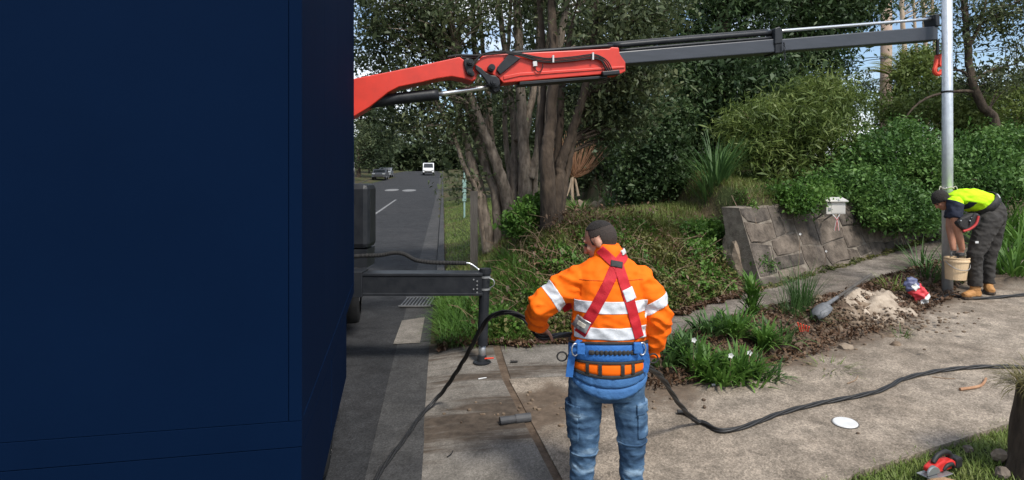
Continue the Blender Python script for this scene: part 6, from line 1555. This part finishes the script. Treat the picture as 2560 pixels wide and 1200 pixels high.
for k, (u, v, r, lb_) in enumerate(((2500, 1150, .05, 'pale grey stone at the foot of the stump'), (2420, 1130, .03, 'brown leaf-strewn stone on the lawn right of the saw'), (2505, 1195, .04, 'dark stone at the bottom corner by the stump'))):
    c = GP(u, v); tag(rock('stone', (c.x, c.y, g(c.x, c.y) + r * .5), (r, r, r * .9), 'stone3' if k == 0 else 'stone', seed=30 + k), lb_, 'stone')
sb_ = GP(2548, 1190); sx_, sy_ = sb_.x + .16, sb_.y; stp = empty('tree_stump', (sx_, sy_, g(sx_, sy_)), 'dark broken tree stump at the right edge with trailing vine on top', 'stump')
zt = P(2545, 965, sy_).z; z0_ = g(sx_, sy_)
mb = MB(); vs = []; fs = []; n_ = 22; rows = 14
for i in range(rows + 1):
    f = i / rows
    for k in range(n_):
        q = 2 * pi * k / n_; r = .155 * (1 + .35 * (1 - f) ** 2) * (1 + .16 * mnoise.noise(Vector((cos(q) * 2.2, sin(q) * 2.2, f * 2.5))) + .06 * mnoise.noise(Vector((cos(q) * 7, sin(q) * 7, f * 3))))
        vs.append((sx_ + r * cos(q) + .02 * f, sy_ + r * sin(q), z0_ - .05 + (zt - z0_ + .05) * f + (.05 * mnoise.noise(Vector((cos(q) * 3, sin(q) * 3, 7))) if i == rows else 0)))
for i in range(rows):
    for k in range(n_): fs.append((i * n_ + k, i * n_ + (k + 1) % n_, (i + 1) * n_ + (k + 1) % n_, (i + 1) * n_ + k))
fs.append(tuple(rows * n_ + k for k in range(n_))); mb.add(vs, fs); mb.build('trunk', M['barkdark'], stp, smooth=True)
n_ = 420; az = rng.uniform(0, 2 * pi, n_); r_ = .17 * np.sqrt(rng.uniform(0, 1, n_)); Bp = np.stack([sx_ + r_ * np.cos(az), sy_ + r_ * np.sin(az), np.full(n_, zt - .02)], 1)
me = blade_mesh('vine', Bp, az, rng.uniform(.0, 1.3, n_), rng.uniform(.08, .24, n_), .008, 4, rng.uniform(.8, 2.4, n_)); mkobj('vine', sub_origin(me, ORIG[stp.name]), V['drygrass'], stp, ORIG[stp.name])

# ================================================================== vehicles on the far road
M['carwhite'] = mat('car_white', (.70, .71, .72), .3, coat=.5); M['carsilver'] = mat('car_silver', (.36, .38, .40), .3, metal=.5, coat=.5); M['cardark'] = mat('car_dark', (.05, .055, .065), .3, coat=.5)
def car(label, x, y, rz, paint, van=False, group=None):
    z0 = float(np.interp(y, RY, RZ)) + .012; t_ = empty('parked_car' if not van else 'van', (x, y, z0), label, 'car' if not van else 'van', group)
    Rz = Matrix.Rotation(rz, 3, 'Z'); q = lambda a, b_, c_: Vector((x, y, z0)) + Rz @ Vector((a, b_, c_))
    h = 1.95 if van else 1.45; Lh = 2.3
    prof = [(-Lh, .35), (-Lh, .85), (-Lh + .1, 1.0 if van else .9), (-Lh + (.75 if van else 1.1), 1.1 if van else .98), (-Lh + (1.35 if van else 1.75), h - .06), (-Lh + 1.7, h), (1.5 if van else 1.0, h), (Lh - (.15 if van else .75), h - .1 if van else 1.0), (Lh, .95), (Lh, .35)]
    body = MB().prism([q(0, b_, c_) for b_, c_ in prof], Rz @ Vector((.88, 0, 0))).build('body', paint, t_, bevel=.09)
    w0, w1 = (prof[3], prof[4]); MB().prism([q(-.76, w0[0] + .02, w0[1] + .06), q(.76, w0[0] + .02, w0[1] + .06), q(.70, w1[0] - .04, w1[1] - .08), q(-.70, w1[0] - .04, w1[1] - .08)], Rz @ Vector((0, -.03, .03))).build('windscreen', M['glass'], body)
    for s in (-1, 1): MB().prism([q(s * .885, w0[0] + .25, w0[1] + .08), q(s * .885, w1[0] + .1, h - .14), q(s * .885, (.7 if not van else 1.9), h - .14), q(s * .885, (1.1 if not van else 2.0), 1.08)], Rz @ Vector((.012, 0, 0))).build('side_window', M['glass'], body)
    for s in (-1, 1):
        MB().box(q(s * .66, -Lh - .005, .78), (.32, .06, .16), Rz).build('headlight', M['chrome'], body, bevel=.02)
        for b_ in (-1.35, 1.4):
            wh = MB().disc(q(s * .80, b_, .33), .33, .22, 20, Rz @ Vector((1, 0, 0))).build('wheel', M['rubber'], t_); MB().disc(q(s * .90, b_, .33), .2, .04, 16, Rz @ Vector((1, 0, 0))).build('rim', M['alu'], wh)
    MB().box(q(0, -Lh - .005, .5), (1.2, .05, .22), Rz).build('grille', M['slot'], body); return t_
rdir = math.atan(.115)
car('white van coming down the far road', rx(-2.1, 98), 98, rdir, M['carwhite'], True)
car('dark car parked at the left kerb of the far road', rx(-8.1, 80), 80, rdir, M['cardark'], group='cars parked at the left kerb')
car('silver car parked behind the dark car at the left kerb', rx(-8.1, 88), 88, rdir, M['carsilver'], group='cars parked at the left kerb')

# ================================================================== far wood over the crest, foliage between the poles
q = rng.uniform(0, 1, (26000, 3)); yy = 122 + 26 * q[:, 1]; xx = -46 + 62 * q[:, 0]
keep = (roadt(xx, yy) > .8) | (roadt(xx, yy) < -10.2) | (yy > 138); xx, yy, hh = xx[keep], yy[keep], q[keep, 2]
pw = np.stack([xx, yy, np.interp(yy, RY, RZ) + hh * (7 + 2.5 * patch(xx * .2, yy * .2))], 1)
me = npmesh('far_wood', leaf_polys(pw, 1.3, .8, 0, .5), 4); tag(mkobj('far_wood', me, V['far']), 'dark far-off wood closing the road over its crest', 'wood', kind='stuff')
shrub('shrub', 'yellow-green foliage mass between the utility pole and the galvanised pole', 'shrub', B(15, (2290, 200, 0, 55, 60, 1.4), (2310, 150, .2, 45, 40, .8), (2330, 250, .1, 60, 40, 1), (2240, 260, .2, 50, 36, .7)), 190, 40, .16, V['bamboo'], .10, .035, 8)
# earth crumbs and lumps over the sand
mbl = MB(); rr = random.Random(5)
for k in range(210):
    x, y = rr.gauss(3.95, .42), rr.gauss(6.62, .17); h_ = max(dirt_h(x, y), sand_h(x, y), isl_h(x, y), .012); r = rr.uniform(.006, .02) * (1.6 if rr.random() < .12 else 1)
    mbl.ball((x, y, g(x, y) + h_ + r * .2), (r * rr.uniform(.8, 1.6), r, r * .75), 6, Matrix.Rotation(rr.uniform(0, 3), 3, 'Z'))
tag(mbl.build('earth_lumps', M['dugearth']), 'lumps of brown earth over the dug heap and the sand', 'soil', kind='stuff')

# brown dead leaves caught in the bank, and the jacket's seams
q = scatter(4500, -1.0, 3.3, 6.6, 9.6, lambda x, y: on_bank(x, y) & (patch(x, y, 1.5, 3.3) > -.1 + rng.normal(0, .3, len(x))))
p = z3(q); p[:, 2] += .05 + rng.uniform(0, .20, len(q)); me = npmesh('dead_leaves', leaf_polys(p, .05, .022, 0, 1.5), 4)
tag(mkobj('dead_leaves', me, V['litter']), 'dead brown leaves caught among the bank weeds', 'leaf litter', kind='stuff')
M['seam'] = mat('orange_seam', (.60, .085, .003), .85)
for v in (691,): cutobj(jm, 'yoke_seam', 'seam', [(E(0, v), (0, 0, 1)), (E(0, v + 2.2), (0, 0, -1)), (Vector((X1 + .03, 0, 0)), (-1, 0, 0)), (Vector((X2 - .03, 0, 0)), (1, 0, 0))], .0015, back, jacket)
